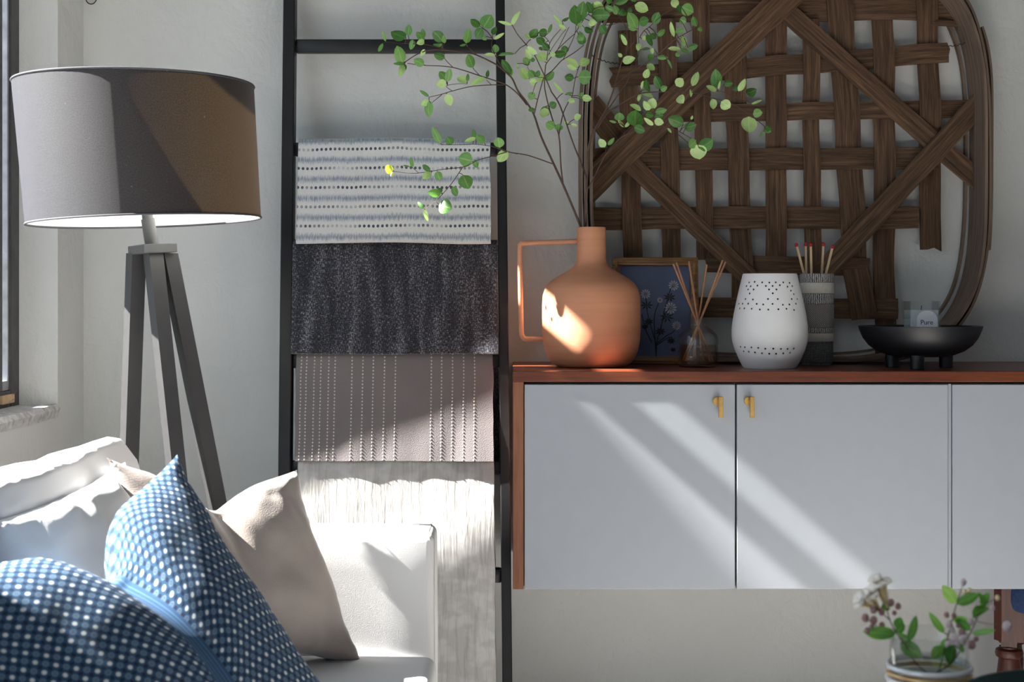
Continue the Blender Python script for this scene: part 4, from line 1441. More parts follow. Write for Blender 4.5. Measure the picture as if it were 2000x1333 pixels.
leavesC = cv(*R6, [(592, 125, 622, 30, 68, 'L'), (602, 130, 632, 275, 64, 'D'), (576, 150, 565, 242, 38, 'L'), (772, 242, 696, 105, 84, 'D'), (758, 252, 825, 218, 62, 'M'), (922, 205, 992, 128, 94, 'L'), (1092, 208, 1155, 56, 68, 'L'),
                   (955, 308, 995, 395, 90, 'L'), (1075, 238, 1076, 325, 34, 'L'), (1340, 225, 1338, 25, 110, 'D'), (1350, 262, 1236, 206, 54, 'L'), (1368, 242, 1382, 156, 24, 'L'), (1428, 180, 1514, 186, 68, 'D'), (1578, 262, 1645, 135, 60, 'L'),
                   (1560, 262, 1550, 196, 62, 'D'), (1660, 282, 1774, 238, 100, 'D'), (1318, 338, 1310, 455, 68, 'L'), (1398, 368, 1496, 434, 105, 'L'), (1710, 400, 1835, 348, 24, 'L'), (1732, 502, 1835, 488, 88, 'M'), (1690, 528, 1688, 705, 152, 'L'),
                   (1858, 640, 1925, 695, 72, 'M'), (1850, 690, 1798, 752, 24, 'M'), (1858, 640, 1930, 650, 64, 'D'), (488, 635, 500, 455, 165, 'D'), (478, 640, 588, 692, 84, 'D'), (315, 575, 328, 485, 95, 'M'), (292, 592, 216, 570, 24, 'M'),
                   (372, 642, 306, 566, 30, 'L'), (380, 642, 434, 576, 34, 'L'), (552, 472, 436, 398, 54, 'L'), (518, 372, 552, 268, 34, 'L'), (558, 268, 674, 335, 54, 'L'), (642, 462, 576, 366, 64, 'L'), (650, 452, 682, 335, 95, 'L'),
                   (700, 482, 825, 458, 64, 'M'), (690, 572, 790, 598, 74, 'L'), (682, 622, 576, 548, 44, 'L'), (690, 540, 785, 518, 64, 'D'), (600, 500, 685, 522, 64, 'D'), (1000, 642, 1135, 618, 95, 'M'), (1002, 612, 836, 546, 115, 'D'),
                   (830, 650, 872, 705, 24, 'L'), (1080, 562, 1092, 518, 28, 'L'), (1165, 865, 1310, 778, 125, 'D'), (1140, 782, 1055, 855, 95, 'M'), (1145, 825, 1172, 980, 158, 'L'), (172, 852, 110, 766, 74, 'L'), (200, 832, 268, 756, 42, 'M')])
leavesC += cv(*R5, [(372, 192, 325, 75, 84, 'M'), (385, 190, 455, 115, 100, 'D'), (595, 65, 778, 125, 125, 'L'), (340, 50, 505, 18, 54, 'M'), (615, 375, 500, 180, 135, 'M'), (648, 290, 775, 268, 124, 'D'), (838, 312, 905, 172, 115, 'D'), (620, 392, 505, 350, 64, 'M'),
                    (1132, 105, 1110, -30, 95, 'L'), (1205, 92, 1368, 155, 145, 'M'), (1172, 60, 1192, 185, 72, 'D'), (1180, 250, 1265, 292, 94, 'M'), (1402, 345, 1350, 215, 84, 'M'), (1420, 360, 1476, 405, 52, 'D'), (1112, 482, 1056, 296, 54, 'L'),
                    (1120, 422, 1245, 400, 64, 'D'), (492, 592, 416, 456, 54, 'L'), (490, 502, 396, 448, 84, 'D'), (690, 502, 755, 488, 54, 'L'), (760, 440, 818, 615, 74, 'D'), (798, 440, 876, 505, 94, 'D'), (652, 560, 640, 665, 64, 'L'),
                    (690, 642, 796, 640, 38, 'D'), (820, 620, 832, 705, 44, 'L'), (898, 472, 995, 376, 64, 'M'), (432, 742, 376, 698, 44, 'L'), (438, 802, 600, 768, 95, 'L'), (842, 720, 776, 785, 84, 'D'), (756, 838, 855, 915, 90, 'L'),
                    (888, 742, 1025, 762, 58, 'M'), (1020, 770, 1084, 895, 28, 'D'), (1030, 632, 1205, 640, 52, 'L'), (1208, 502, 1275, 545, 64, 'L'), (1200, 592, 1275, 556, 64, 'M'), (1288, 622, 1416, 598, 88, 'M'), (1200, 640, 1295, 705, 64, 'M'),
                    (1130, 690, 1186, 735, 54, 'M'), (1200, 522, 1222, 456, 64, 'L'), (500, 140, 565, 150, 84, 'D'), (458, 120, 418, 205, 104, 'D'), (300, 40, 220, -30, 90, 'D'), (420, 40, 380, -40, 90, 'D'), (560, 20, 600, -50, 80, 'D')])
branch('leafy_branch', 'leafy green branch leaning right from the jug over the basket', stemsC, leavesC, dC, grp='branches in the terracotta jug')

# ------------------------------------------------------------------ framed flower picture
FD = 3.548
fx0, fx1 = (1198 - HX) / FPX * FD, (1367 - HX) / FPX * FD
fh = (711 - 499) / FPX * FD
pic = thing('picture_frame', ((fx0 + fx1) / 2, FD - DW, CT), 'small gilt wooden frame with white daisies on blue behind diffuser', 'picture')
lean = Matrix.Translation((0, FD - DW, CT + 0.001)) @ Matrix.Rotation(math.radians(-8), 4, 'X')
fw = 0.019
for a, b, c, d in ((fx0, fx1, 0, fw), (fx0, fx1, fh - fw, fh)):
    put('frame_rail', xform(join(bbox(a, b, 0, 0.018, c, d, 0.003, 2), bbox(a + fw * .6, b - fw * .6, -0.003, 0.006, c + fw * .35 if c > 0 else c + fw * .3, d - fw * .3, 0.002, 2)), lean), M['gilt'], pic, smooth='auto')
for a, b in ((fx0, fx0 + fw), (fx1 - fw, fx1)):
    put('frame_rail', xform(join(bbox(a, b, 0, 0.018, fw, fh - fw, 0.003, 2), bbox(a + fw * .3, b - fw * .3, -0.003, 0.006, fw * .6, fh - fw * .6, 0.002, 2)), lean), M['gilt'], pic, smooth='auto')
put('canvas', xform(box(fx0 + fw - .002, fx1 - fw + .002, 0.012, 0.015, fw - .002, fh - fw + .002), lean), M['art'], pic)


def apt(x, y):                    # picture px (crop of the frame) to a point on the canvas
    px, py = x / 5.331 + 1180, y / 5.331 + 480
    X = (px - HX) / FPX * (FD + 0.012)
    Z = (711 - py) / FPX * FD
    return V((X, 0.0114, Z))


stp = []
for ln in ([(540, 1150), (545, 1030), (500, 860), (460, 700), (448, 590), (440, 510)], [(545, 1150), (530, 900), (530, 720), (575, 580)], [(545, 1030), (590, 850), (640, 700), (700, 620)], [(550, 1010), (650, 930), (720, 890), (760, 830)],
           [(600, 830), (625, 700), (670, 540), (700, 440), (735, 390)], [(500, 1000), (430, 850), (400, 700)], [(545, 1030), (690, 940), (715, 1000)]):
    stp.append(tube([apt(*q) for q in spline([V((a, b, 0)) for a, b in ln], 4) for q in [(q.x, q.y)]], 0.0010, 5))
put('painted_stem', xform(join(*stp), lean), M['ink'], pic)
lv = []
for cx_, cy_, r in ((450, 605, 75), (690, 520, 70), (660, 730, 85), (590, 880, 60), (470, 780, 55), (700, 980, 50), (720, 1075, 30), (430, 830, 40)):
    for k in range(8):
        a = 2 * PI * k / 8 + cx_
        p0, p1 = (cx_, cy_), (cx_ + r * math.cos(a), cy_ + r * math.sin(a) * .8)
        m_ = ((p0[0] + p1[0]) / 2, (p0[1] + p1[1]) / 2)
        nx_, ny_ = -math.sin(a) * 9, math.cos(a) * 9
        q = [apt(*p0), apt(m_[0] + nx_, m_[1] + ny_), apt(*p1), apt(m_[0] - nx_, m_[1] - ny_)]
        q = [v - V((0, 0.0003, 0)) for v in q]
        lv.append((q + [v + V((0, 0.0008, 0)) for v in q], [(0, 1, 2, 3), (7, 6, 5, 4), (0, 4, 5, 1), (1, 5, 6, 2), (2, 6, 7, 3), (3, 7, 4, 0)]))
put('painted_leaf', xform(join(*lv), lean), M['ink'], pic, kind='stuff')
for cx_, cy_, r in ((440, 485, 55), (735, 395, 58), (700, 635, 68), (760, 820, 50), (590, 550, 32)):
    pt_ = []
    for k in range(11):
        a = 2 * PI * k / 11 + cy_
        c_, s_ = math.cos(a), math.sin(a)
        nx_, ny_ = -s_ * r * .15, c_ * r * .15
        q = [apt(cx_ + c_ * r * .2, cy_ + s_ * r * .2), apt(cx_ + c_ * r * .75 + nx_, cy_ + s_ * r * .75 + ny_), apt(cx_ + c_ * r, cy_ + s_ * r), apt(cx_ + c_ * r * .75 - nx_, cy_ + s_ * r * .75 - ny_)]
        q = [v - V((0, 0.0008, 0)) for v in q]
        pt_.append((q + [v + V((0, 0.0008, 0)) for v in q], [(0, 1, 2, 3), (7, 6, 5, 4), (0, 4, 5, 1), (1, 5, 6, 2), (2, 6, 7, 3), (3, 7, 4, 0)]))
    fo = put('painted_daisy', xform(join(*pt_), lean), M['petal'], pic)
    put('flower_centre', xform(xform(ball((0, 0, 0), 0.0028, 8, 4), Matrix.Translation(apt(cx_, cy_) - V((0, 0.001, 0)))), lean), M['eye'], fo, smooth=True)

# ------------------------------------------------------------------ reed diffuser
dc = base_at(1363.5, 3.43)
dif = thing('reed_diffuser', dc, 'clear glass reed diffuser bottle with amber oil beside terracotta jug', 'diffuser')
put('bottle', lathe([(0, 0.0), (0.040, 0.0), (0.0435, 0.003), (0.0445, 0.010), (0.0445, 0.064), (0.0425, 0.071), (0.030, 0.083), (0.0205, 0.0905), (0.0185, 0.093), (0.0195, 0.0955), (0.0185, 0.098), (0.0145, 0.099), (0.0145, 0.106), (0.0165, 0.108), (0.0165, 0.111), (0.0125, 0.111),
                     (0.0120, 0.092), (0.028, 0.080), (0.040, 0.068), (0.0415, 0.060), (0.0415, 0.008), (0, 0.006)], dc, 56), M['clear'], dif, smooth=True)
put('oil', lathe([(0, 0.0065), (0.040, 0.0085), (0.0408, 0.012), (0.0408, 0.050), (0, 0.0502)], dc, 48), M['oil'], dif, smooth='auto')
neck = dc + V((0, 0, 0.108))
reeds = [((1315, 516), 'first', -0.01, 'dark tipped reed leaning furthest left in the glass diffuser'), ((1321, 513), '', 0.012, 'dark reed just inside the leftmost one in the diffuser'), ((1345.5, 511), '', -0.012, 'pale reed leaning slightly left, in front of frame edge'),
         ((1380.5, 517), '', 0.012, 'short upright reed standing right of the frame edge'), ((1411.5, 508.5), '', -0.01, 'thick pale reed leaning right, tallest in the diffuser'), ((1417, 512), '', 0.008, 'reed leaning furthest right in the glass diffuser')]
for i, ((x, y), _, dd, lab) in enumerate(reeds):
    tip = P(x, y, 3.43 + dd)
    nk = neck + V(((x - 1363) / 60 * 0.0075, dd * 0.5, 0))
    dr = (nk - tip).normalized()
    k = (0.094) / max(1e-3, -dr.z)
    bot = nk + dr * k
    off = V((bot.x - dc.x, bot.y - dc.y, 0))
    if off.length > 0.036:
        bot = V((dc.x, dc.y, bot.z)) + off.normalized() * 0.036
    o = put('reed', tube([bot, nk, tip], 0.0022, 8), M['reed'], None, smooth='auto')
    tag(o, lab, 'reed', 'reeds in the diffuser')

# ------------------------------------------------------------------ pierced lantern
lc = base_at(1503.5, 3.385)
lan = thing('lantern', lc, 'white ceramic lantern pierced with rows of tiny holes', 'lantern')
op = [(0.0, 0.0), (0.056, 0.0), (0.0595, 0.003), (0.068, 0.020), (0.0762, 0.039), (0.0820, 0.058), (0.0838, 0.074), (0.0832, 0.090), (0.0795, 0.116), (0.0735, 0.146), (0.0660, 0.179), (0.0595, 0.2055), (0.0585, 0.2078), (0.0555, 0.2078)]
ip = [(0.0550, 0.205), (0.0690, 0.146), (0.0788, 0.090), (0.0795, 0.072), (0.0715, 0.039), (0.055, 0.006), (0.0, 0.006)]
v, f = lathe(op + ip, lc, 128)
me = bpy.data.meshes.new('lantern_tmp')
me.from_pydata(v, [], f)
bm = bmesh.new()
bm.from_mesh(me)
bmesh.ops.remove_doubles(bm, verts=bm.verts[:], dist=0.00004)
bmesh.ops.recalc_face_normals(bm, faces=bm.faces[:])
bm.to_mesh(me)
bm.free()


def rad_at(h):
    for (r0, z0), (r1, z1) in zip(op[1:-1], op[2:]):
        if z0 <= h <= z1:
            return r0 + (r1 - r0) * (h - z0) / (z1 - z0)
    return 0.08


HOLES = [(215, 445), (268, 440), (340, 445), (408, 447), (468, 445), (540, 445), (600, 450), (190, 480), (230, 482), (295, 476), (375, 480), (438, 480), (507, 472), (580, 487), (625, 480), (205, 513), (258, 513), (405, 513), (475, 513), (612, 525), (220, 552), (440, 550), (640, 558),
         (180, 605), (252, 610), (395, 605), (487, 605), (620, 605), (672, 605), (118, 650), (152, 650), (207, 650), (288, 652), (350, 657), (438, 652), (535, 660), (597, 657), (660, 650), (125, 695), (170, 695), (240, 698), (318, 706), (398, 706), (493, 703), (570, 698), (642, 710),
         (133, 1068), (175, 1070), (238, 1070), (303, 1073), (370, 1080), (445, 1079), (518, 1082), (580, 1082), (640, 1080), (163, 1110), (213, 1112), (272, 1118), (338, 1125), (407, 1128), (472, 1128), (540, 1125), (603, 1120)]
cut = []
base_y = HY + (CZ - CT) / 3.385 * FPX
hs = []
for hx_, hy_ in HOLES:
    px, py = hx_ / 4.937 + 1420, hy_ / 4.937 + 460
    h = (base_y - py) / FPX * 3.34
    r = rad_at(h)
    sx = max(-0.97, min(0.97, (px - 1503.5) / FPX * 3.34 / r))
    hs.append((math.asin(sx), h, r))
    if abs(sx) < 0.85:
        hs.append((math.asin(sx) + PI, h + 0.0004, r))
for ph, h, r in hs:
    ph -= math.atan2(lc.x, 3.385) * 1.0
    dr = V((math.sin(ph), -math.cos(ph), 0))
    a = lc + dr * (r - 0.012) + V((0, 0, h))
    b = lc + dr * (r + 0.006) + V((0, 0, h))
    cut.append(tube([a, b], 0.0020, 10))
cv_, cf_ = join(*cut)
mc = bpy.data.meshes.new('cut_tmp')
mc.from_pydata(cv_, [], cf_)
oa = bpy.data.objects.new('lantern_tmp', me)
ob = bpy.data.objects.new('cut_tmp', mc)
COL.objects.link(oa)
COL.objects.link(ob)
bm = bmesh.new()
bm.from_mesh(mc)
bmesh.ops.recalc_face_normals(bm, faces=bm.faces[:])
bm.to_mesh(mc)
bm.free()
md = oa.modifiers.new('cut', 'BOOLEAN')
md.operation = 'DIFFERENCE'
md.object = ob
md.solver = 'EXACT'
dg = bpy.context.evaluated_depsgraph_get()
res = bpy.data.meshes.new_from_object(oa.evaluated_get(dg))
lv_ = [x.co.copy() for x in res.vertices]
lf_ = [tuple(p.vertices) for p in res.polygons]
bpy.data.objects.remove(oa)
bpy.data.objects.remove(ob)
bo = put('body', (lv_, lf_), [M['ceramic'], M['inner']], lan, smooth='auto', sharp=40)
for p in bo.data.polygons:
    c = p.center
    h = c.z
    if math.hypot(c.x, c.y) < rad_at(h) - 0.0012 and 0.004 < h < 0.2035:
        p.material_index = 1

# ------------------------------------------------------------------ banded match holder and matches
mc_ = base_at(1595.5, 3.535)
mh = thing('match_holder', mc_, 'tall ceramic match holder of stacked black and cream textured bands', 'holder')
pxm = FPX / 3.535
by = HY + (CZ - CT) / 3.535 * FPX
MB = {k: mk_band('holder_' + k, k) for k in ('lines', 'hatch', 'grid', 'plain')}
MB['lines'].name = 'incised_line_glaze'
MB['hatch'].name = 'cross_hatch_glaze'
MB['grid'].name = 'woven_grid_glaze'
MB['plain'].name = 'cream_slip'
bands = [(535, 552.5, 33, 'lines'), (552.5, 574, 34.2, 'plain'), (574, 594, 32.6, 'lines'), (594, 640, 33, 'hatch'), (640, 651, 31.6, 'lines'), (651, 667.5, 32.4, 'plain'), (667.5, 708, 31.2, 'grid'), (708, by, 29.5, 'grid')]
for ya_, yb_, hw_, kd in bands:
    h1, h0 = (by - ya_) / pxm, (by - yb_) / pxm
    r = hw_ / pxm
    e = 0.0016
    pr = [(r - 0.006, h0), (r - e, h0), (r - e * .3, h0 + e * .5), (r, h0 + e * 1.2), (r, h1 - e * 1.2), (r - e * .3, h1 - e * .5), (r - e, h1), (r - 0.006, h1)]
    sg = 56
    v, f = lathe(pr, mc_, sg, True)
    uvs = []
    for i, (rr_, z_) in enumerate(pr):
        for k in range(sg):
            uvs.append((2 * PI * k / sg * r, z_))
    put('band', (v, f), MB[kd], mh, smooth='auto', uvs=uvs, sharp=50)
put('base', lathe([(0, 0.0006), (0.030, 0.0006), (0.030, 0.004), (0, 0.004)], mc_, 32), MB['plain'], mh)
ml = [((1570, 535), (1555.5, 479), 0.0, 'long red tipped match leaning furthest left in the holder'), ((1574.5, 535), (1573.5, 478), 0.012, 'long upright match second from left in the holder'), ((1584.5, 535), (1583.5, 478.5), -0.010, 'long upright match in the middle of the holder'),
      ((1605, 535), (1608, 478), 0.010, 'long nearly upright match second from right in the holder'), ((1613, 535), (1626, 482.5), -0.004, 'long red tipped match leaning furthest right in the holder')]
for (a, b), (c, d), dd, lab in ml:
    p, q = P(a, b, 3.535 + dd), P(c, d, 3.535 + dd)
    dr = (p - q).normalized()
    lo = p + dr * 0.03
    root = thing('match', lo, lab, 'match', 'matches in the banded holder')
    u = dr.cross(V((0, 1, 0))).normalized() * 0.0024
    w_ = V((0, 0.0024, 0))
    vs = [e + u * i + w_ * j for e in (lo, q) for i, j in ((-1, -1), (1, -1), (1, 1), (-1, 1))]
    o = put('stick', (vs, [(0, 3, 2, 1), (4, 5, 6, 7), (0, 1, 5, 4), (1, 2, 6, 5), (2, 3, 7, 6), (3, 0, 4, 7)]), M['matchw'], root)
    hb = ball((0, 0, 0), 0.0043, 12, 8, 1.25)
    rot_ = (-dr).to_track_quat('Z', 'Y').to_matrix().to_4x4()
    put('match_head', xform(hb, Matrix.Translation(q) @ rot_), M['matchr'], root, smooth=True)

# ------------------------------------------------------------------ black footed bowl with the candle
bc = base_at(1797, 3.385)
bw = thing('footed_bowl', bc, 'wide matte black bowl on three stubby legs holding a candle', 'bowl')
put('dish', lathe([(0, 0.0250), (0.045, 0.0252), (0.072, 0.029), (0.094, 0.0375), (0.111, 0.050), (0.1235, 0.066), (0.1310, 0.083), (0.1338, 0.0925), (0.1320, 0.0930), (0.1285, 0.0905), (0.120, 0.068), (0.106, 0.052), (0.088, 0.040), (0.066, 0.0330), (0.045, 0.0305), (0, 0.0305)], bc, 96), M['bowl'], bw, smooth='auto', sharp=50)
for ang in (18, 141, 250):
    a = math.radians(ang)
    c = bc + V((0.066 * math.cos(a), 0.066 * math.sin(a), 0))
    put('leg', lathe([(0, 0), (0.0142, 0), (0.0150, 0.001), (0.0150, 0.030), (0, 0.030)], c, 32), M['bowl'], bw, smooth='auto')
s = 0.0335
c0 = V((bc.x + 0.002, bc.y - 0.002, CT + 0.0308))
can = thing('candle', c0, 'square glass candle with white domed label inside the black bowl', 'candle')
hc = 0.1165
g = 0.003
cup = []
for hh_, z0_, z1_ in ((s, 0.0, hc),):
    sq = ((-1, -1), (1, -1), (1, 1), (-1, 1))
    cup += [V((c0.x + a * s, c0.y + b * s, c0.z)) for a, b in sq] + [V((c0.x + a * s, c0.y + b * s, c0.z + hc)) for a, b in sq]
    cup += [V((c0.x + a * (s - g), c0.y + b * (s - g), c0.z + hc)) for a, b in sq] + [V((c0.x + a * (s - g), c0.y + b * (s - g), c0.z + 0.008)) for a, b in sq]
cf = [(3, 2, 1, 0), (12, 13, 14, 15)]
for k in range(4):
    q = (k + 1) % 4
    cf += [(k, q, 4 + q, 4 + k), (4 + k, 4 + q, 8 + q, 8 + k), (8 + k, 8 + q, 12 + q, 12 + k)]
put('glass_cup', (cup, cf), M['cupglass'], can)
put('wax', bbox(c0.x - s + g + .0002, c0.x + s - g - .0002, c0.y - s + g + .0002, c0.y + s - g - .0002, c0.z + 0.0085, c0.z + 0.097, 0.001, 1), M['wax'], can)
put('wick', tube([c0 + V((0, 0, 0.097)), c0 + V((0.001, 0, 0.107))], 0.0008, 6), M['print'], can)
lw, lz0, lz1 = 0.0225, 0.030, 0.0765
out = [(-lw, lz0), (lw, lz0)] + [(lw * math.cos(PI * k / 20), lz1 - 0.0 + lw * 0.98 * math.sin(PI * k / 20) * 0.9) for k in range(0, 21)]
lx = c0.x + 0.004
n = len(out)
vs = [V((lx + a, c0.y - s - 0.0007, c0.z + b)) for a, b in out] + [V((lx + a, c0.y - s - 0.0001, c0.z + b)) for a, b in out]
lab = fixnormals(put('paper_label', (vs, [tuple(range(n)), tuple(range(n, 2 * n))[::-1]] + [(i, n + i, n + (i + 1) % n, (i + 1) % n) for i in range(n)]), M['label'], can, label='white dome shaped label reading Pure'))
tcu = bpy.data.curves.new('text_tmp', 'FONT')
tcu.body = 'Pure'
tcu.size = 0.0150
tcu.align_x = 'CENTER'
tcu.extrude = 0.0002
tob = bpy.data.objects.new('text_tmp', tcu)
COL.objects.link(tob)
dg = bpy.context.evaluated_depsgraph_get()
tm = bpy.data.meshes.new_from_object(tob.evaluated_get(dg))
mt = Matrix.Translation((lx - 0.001, c0.y - s - 0.0010, c0.z + 0.0655)) @ Matrix.Rotation(PI / 2, 4, 'X')
tv = [mt @ x.co for x in tm.vertices]
tf = [tuple(p.vertices) for p in tm.polygons]
bpy.data.objects.remove(tob)
put('lettering', (tv, tf), M['print'], lab)

# ------------------------------------------------------------------ stool under the sideboard
DS = 3.45
sl = 0.064
piv = V(((1971 - HX) / FPX * DS, DS - DW, 0))
RS = Matrix.Translation(piv) @ Matrix.Rotation(math.radians(-20), 4, 'Z')
sto = thing('stool', RS @ V((0.16, 0.10, 0)), 'mahogany stool with turned legs and blue seat under the sideboard', 'stool')
SW, SDp = 0.40, 0.21
zs = CZ - (1268 - HY) / FPX * (DS - 0.03)
ztop = 0.440
h = sl / 2
for ix, iy in ((0, 0), (1, 0), (0, 1), (1, 1)):
    cx_, cy_ = ix * (SW - sl), iy * (SDp - sl)
    bm = bmesh.new()
    v, f = box(cx_ - h, cx_ + h, cy_ - h, cy_ + h, zs, ztop)
    bv = [bm.verts.new(q) for q in v]
    for q in f:
        bm.faces.new([bv[i] for i in q])
    bmesh.ops.bevel(bm, geom=[e for e in bm.edges if all(abs(q.co.z - zs) < 1e-6 for q in e.verts)], offset=0.015, segments=4, affect='EDGES')
    ve = [e for e in bm.edges if abs(e.verts[0].co.z - e.verts[1].co.z) > 0.08 and max(q.co.x for q in e.verts) < cx_ and max(q.co.y for q in e.verts) < cy_]
    bmesh.ops.bevel(bm, geom=ve, offset=0.017, segments=1, affect='EDGES')
    turned = lathe([(0.012, zs + .002), (0.022, zs - 0.001), (0.022, zs - 0.004), (0.029, zs - 0.008), (0.031, zs - 0.015), (0.029, zs - 0.023), (0.023, zs - 0.027), (0.0235, zs - 0.031), (0.027, zs - 0.06), (0.026, zs - 0.10), (0.018, zs - 0.19), (0.020, zs - 0.20), (0.024, zs - 0.21),
                    (0.020, zs - 0.222), (0.016, zs - 0.235), (0.013, 0.004), (0.012, 0.0), (0, 0)], (cx_, cy_, 0), 40)
    put('leg', xform(join(from_bm(bm), turned), RS), M['mahog'], sto, smooth='auto')
for yy in (-0.012, SDp - sl - 0.006):
    put('apron', xform(bbox(h, SW - sl - h, yy, yy + 0.018, zs + 0.06, ztop - 0.002, 0.002), RS), M['mahog'], sto)
for xx in (-0.010, SW - sl - 0.008):
    put('apron', xform(bbox(xx, xx + 0.018, h, SDp - sl - h, zs + 0.06, ztop - 0.002, 0.002), RS), M['mahog'], sto)
put('seat_pad', xform(bbox(-h + 0.026, SW - sl + h - 0.026, -h - 0.010, SDp - sl + h - 0.01, 0.366, 0.456, 0.034, 5), RS), M['denim'], sto, smooth=True)

# ------------------------------------------------------------------ table with the posy and the green bowl in the foreground
TZ = 0.655
tb = thing('side_table', (0.5, 1.25 - DW, 0), 'small round oak pedestal table in the foreground under the posy', 'table')
put('tabletop', lathe([(0, TZ - 0.025), (0.35, TZ - 0.025), (0.358, TZ - 0.02), (0.36, TZ - 0.012), (0.358, TZ - 0.004), (0.35, TZ), (0, TZ)], (0.5, 1.25 - DW, 0), 64), M['tablew'], tb, smooth='auto')
put('pedestal', lathe([(0, 0.03), (0.05, 0.03), (0.04, 0.06), (0.03, 0.12), (0.028, 0.5), (0.05, TZ - 0.03), (0.10, TZ - 0.025)], (0.5, 1.25 - DW, 0), 32), M['tablew'], tb, smooth='auto')
put('foot', lathe([(0, 0), (0.2, 0), (0.205, 0.008), (0.2, 0.018), (0.06, 0.032), (0, 0.032)], (0.5, 1.25 - DW, 0), 48), M['tablew'], tb, smooth='auto')
gc = V((0.524, 1.372 - DW, TZ))
gb = put('serving_bowl', lathe([(0, 0.0), (0.055, 0.0), (0.058, 0.003), (0.077, 0.009), (0.102, 0.024), (0.116, 0.044), (0.120, 0.062), (0.119, 0.064), (0.1165, 0.064), (0.112, 0.046), (0.098, 0.029), (0.074, 0.015), (0, 0.010)], gc, 72), M['green'], smooth='auto', sharp=50)
tag(gb, 'dark green glazed bowl at the lower right edge, beside the posy', 'bowl')
VD = 1.5
pc = V(((1815 - HX) / FPX * VD, VD - DW, TZ))
pv = thing('glass_vase', pc, 'clear glass vase with pearl and gold bands in the foreground', 'vase')
rv = 0.0378
hr = CZ - (1236 - HY) / FPX * VD - TZ
put('glass_wall', lathe([(0, 0), (rv - .001, 0), (rv, 0.002), (rv, hr - .001), (rv - .001, hr), (rv - 0.0015, hr), (rv - 0.0022, hr - .001), (rv - 0.0022, 0.008), (0, 0.007)], pc, 72), M['clear'], pv, smooth='auto')
wz = CZ - (1290 - HY) / FPX * VD - TZ
put('water', lathe([(0, 0.0085), (rv - 0.003, 0.0085), (rv - 0.0025, 0.01), (rv - 0.0025, wz), (0, wz + 0.0003)], pc, 56), M['water'], pv, smooth='auto')
for k, (zz, mm, rr_) in enumerate(((wz - 0.006, 'silver', 0.0028), (wz - 0.0125, 'goldband', 0.0024), (wz - 0.019, 'silver', 0.0030), (wz - 0.026, 'goldband', 0.0024), (wz - 0.033, 'silver', 0.0030))):
    put('band', torus((pc.x, pc.y, pc.z + zz), rv + 0.0012, rr_, 64, 10), M[mm], pv, smooth=True)
C4 = (5.0, 1600, 1100)


def dP(x, y):
    return VD + 0.012 * math.sin(x * .045 + y * .03)


def posy(label, stems, leaves, buds, flowers):
    root = branch('flower_sprig', label, [(cs(*C4, p), a, b) for p, a, b in stems], cv(*C4, leaves), dP, grp='sprigs in the glass vase', cat='flower', petiole=0.0005)
    for x, y, r, m_ in buds:
        px, py = x / 5 + 1600, y / 5 + 1100
        put('bud', ball(P(px, py, dP(px, py) - 0.004), r / 5 / FPX * VD, 12, 8, 1.15), M[m_], root, smooth=True)
    for (ax, ay), (tx, ty) in flowers:
        a = P(ax / 5 + 1600, ay / 5 + 1100, VD)
        t = P(tx / 5 + 1600, ty / 5 + 1100, VD - 0.006)
        dr = (t - a).normalized()
        fo = put('flower_tube', tube([a, a.lerp(t, .7), t], (0.0009, 0.0024), 8), M['tubey'], root, smooth=True)
        rot_ = dr.to_track_quat('Z', 'Y').to_matrix().to_4x4()
        pet = []
        for k in range(5):
            an = 2 * PI * k / 5 + ax
            c_, s_ = math.cos(an), math.sin(an)
            pet.append(xform(ball((0, 0, 0), 0.0040, 8, 5, 0.55), Matrix.Translation(t) @ rot_ @ Matrix.Translation((c_ * 0.0040, s_ * 0.0040, 0.0015))))
        put('petals', join(*pet), M['flower'], fo, smooth=True)
    return root


posy('sprig with cream blossoms and mauve buds at left in glass vase',
     [([(1130, 1120), (960, 1000), (840, 800), (750, 680), (690, 560), (650, 420)], 0.0009, 0.0005), ([(750, 680), (600, 640), (480, 560)], 0.0005, 0.0004), ([(690, 560), (560, 440)], 0.0005, 0.0004), ([(840, 800), (885, 730)], 0.0005, 0.0004)],
     [(745, 690, 405, 650, 115, 'M'), (750, 690, 480, 720, 80, 'M'), (765, 650, 800, 535, 100, 'D'), (880, 770, 940, 505, 85, 'M'), (770, 700, 880, 770, 70, 'M'), (790, 790, 985, 905, 140, 'D'), (690, 450, 600, 400, 85, 'D'), (760, 690, 830, 590, 80, 'D')],
     [(450, 540, 38, 'bud'), (530, 562, 38, 'bud'), (530, 460, 34, 'bud'), (610, 480, 33, 'bud'), (770, 425, 31, 'bud'), (700, 390, 35, 'bud'), (735, 490, 23, 'bud'), (612, 612, 31, 'bud'), (512, 632, 29, 'bud'), (470, 662, 28, 'bud'), (600, 700, 29, 'bud')],
     [((660, 440), (545, 240)), ((665, 440), (600, 215)), ((670, 440), (640, 190)), ((660, 430), (548, 165)), ((600, 480), (400, 395)), ((600, 470), (450, 310)), ((590, 450), (520, 320)), ((600, 480), (395, 345))])
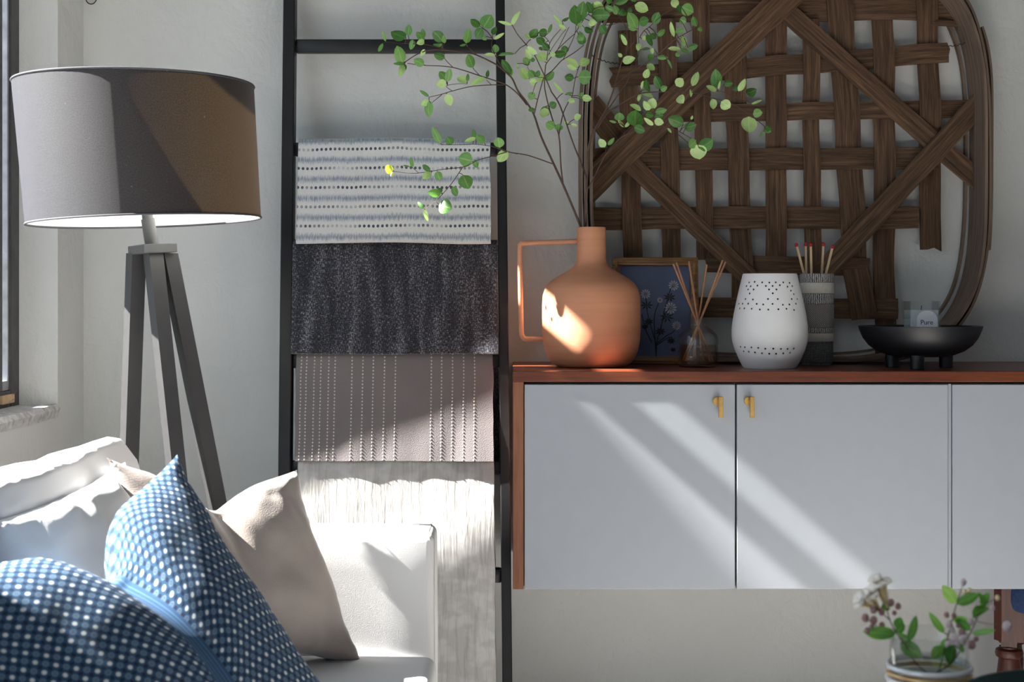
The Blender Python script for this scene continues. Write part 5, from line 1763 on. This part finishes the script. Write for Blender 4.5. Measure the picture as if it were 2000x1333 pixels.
posy('sprig with pale pink buds and broad leaves at right in glass vase',
     [([(1120, 1120), (1170, 1050), (1210, 900), (1250, 750), (1310, 520), (1345, 390), (1410, 200)], 0.0009, 0.0004), ([(1040, 1120), (1270, 1000), (1400, 820), (1480, 680), (1530, 570), (1570, 470), (1620, 380)], 0.0008, 0.0004), ([(1530, 570), (1680, 600), (1820, 610)], 0.0004, 0.0003), ([(1250, 760), (1400, 700)], 0.0005, 0.0003), ([(1620, 400), (1740, 345)], 0.0004, 0.0003)],
     [(1340, 395, 1195, 215, 105, 'L'), (1348, 405, 1528, 285, 95, 'D'), (1500, 530, 1645, 430, 115, 'D'), (1580, 425, 1675, 305, 85, 'D'), (1640, 395, 1545, 285, 55, 'D'), (1222, 690, 1060, 470, 66, 'M'), (1490, 690, 1695, 638, 54, 'M'), (1310, 800, 1262, 990, 140, 'D'),
      (1215, 820, 1105, 935, 115, 'M'), (1480, 660, 1335, 560, 85, 'D'), (1240, 740, 1200, 860, 60, 'M'), (1300, 560, 1440, 540, 60, 'M'), (1420, 820, 1360, 850, 80, 'M')],
     [(1245, 510, 26, 'bud'), (1315, 517, 26, 'bud'), (1270, 600, 33, 'budp'), (1300, 657, 29, 'budp'), (1480, 577, 31, 'budp'), (1320, 742, 36, 'budp'), (1410, 742, 38, 'budp'), (1360, 792, 33, 'budp'), (1265, 802, 39, 'budp'), (1490, 802, 40, 'bud'), (1532, 742, 25, 'bud'), (1410, 188, 29, 'budp'),
      (1360, 612, 26, 'bud'), (1392, 682, 36, 'bud'), (1835, 622, 46, 'budp'), (1740, 342, 25, 'tubey'), (1690, 440, 25, 'budp'), (1420, 280, 22, 'tubey'), (1470, 270, 24, 'tubey')], [])

# ------------------------------------------------------------------ little wire hook high on the wall
hkp = []
for i in range(30):
    t = i / 29
    a = PI * 1.3 * t + 2.4
    hkp.append(P(178 + 11 * math.cos(a), -6 + 14 * math.sin(-a), 3.712))
hk_ = put('wall_hook', tube(hkp, 0.0013, 7), M['wire'], None, smooth=True)
tag(hk_, 'small wire hook in the wall above the lamp shade', 'hook')
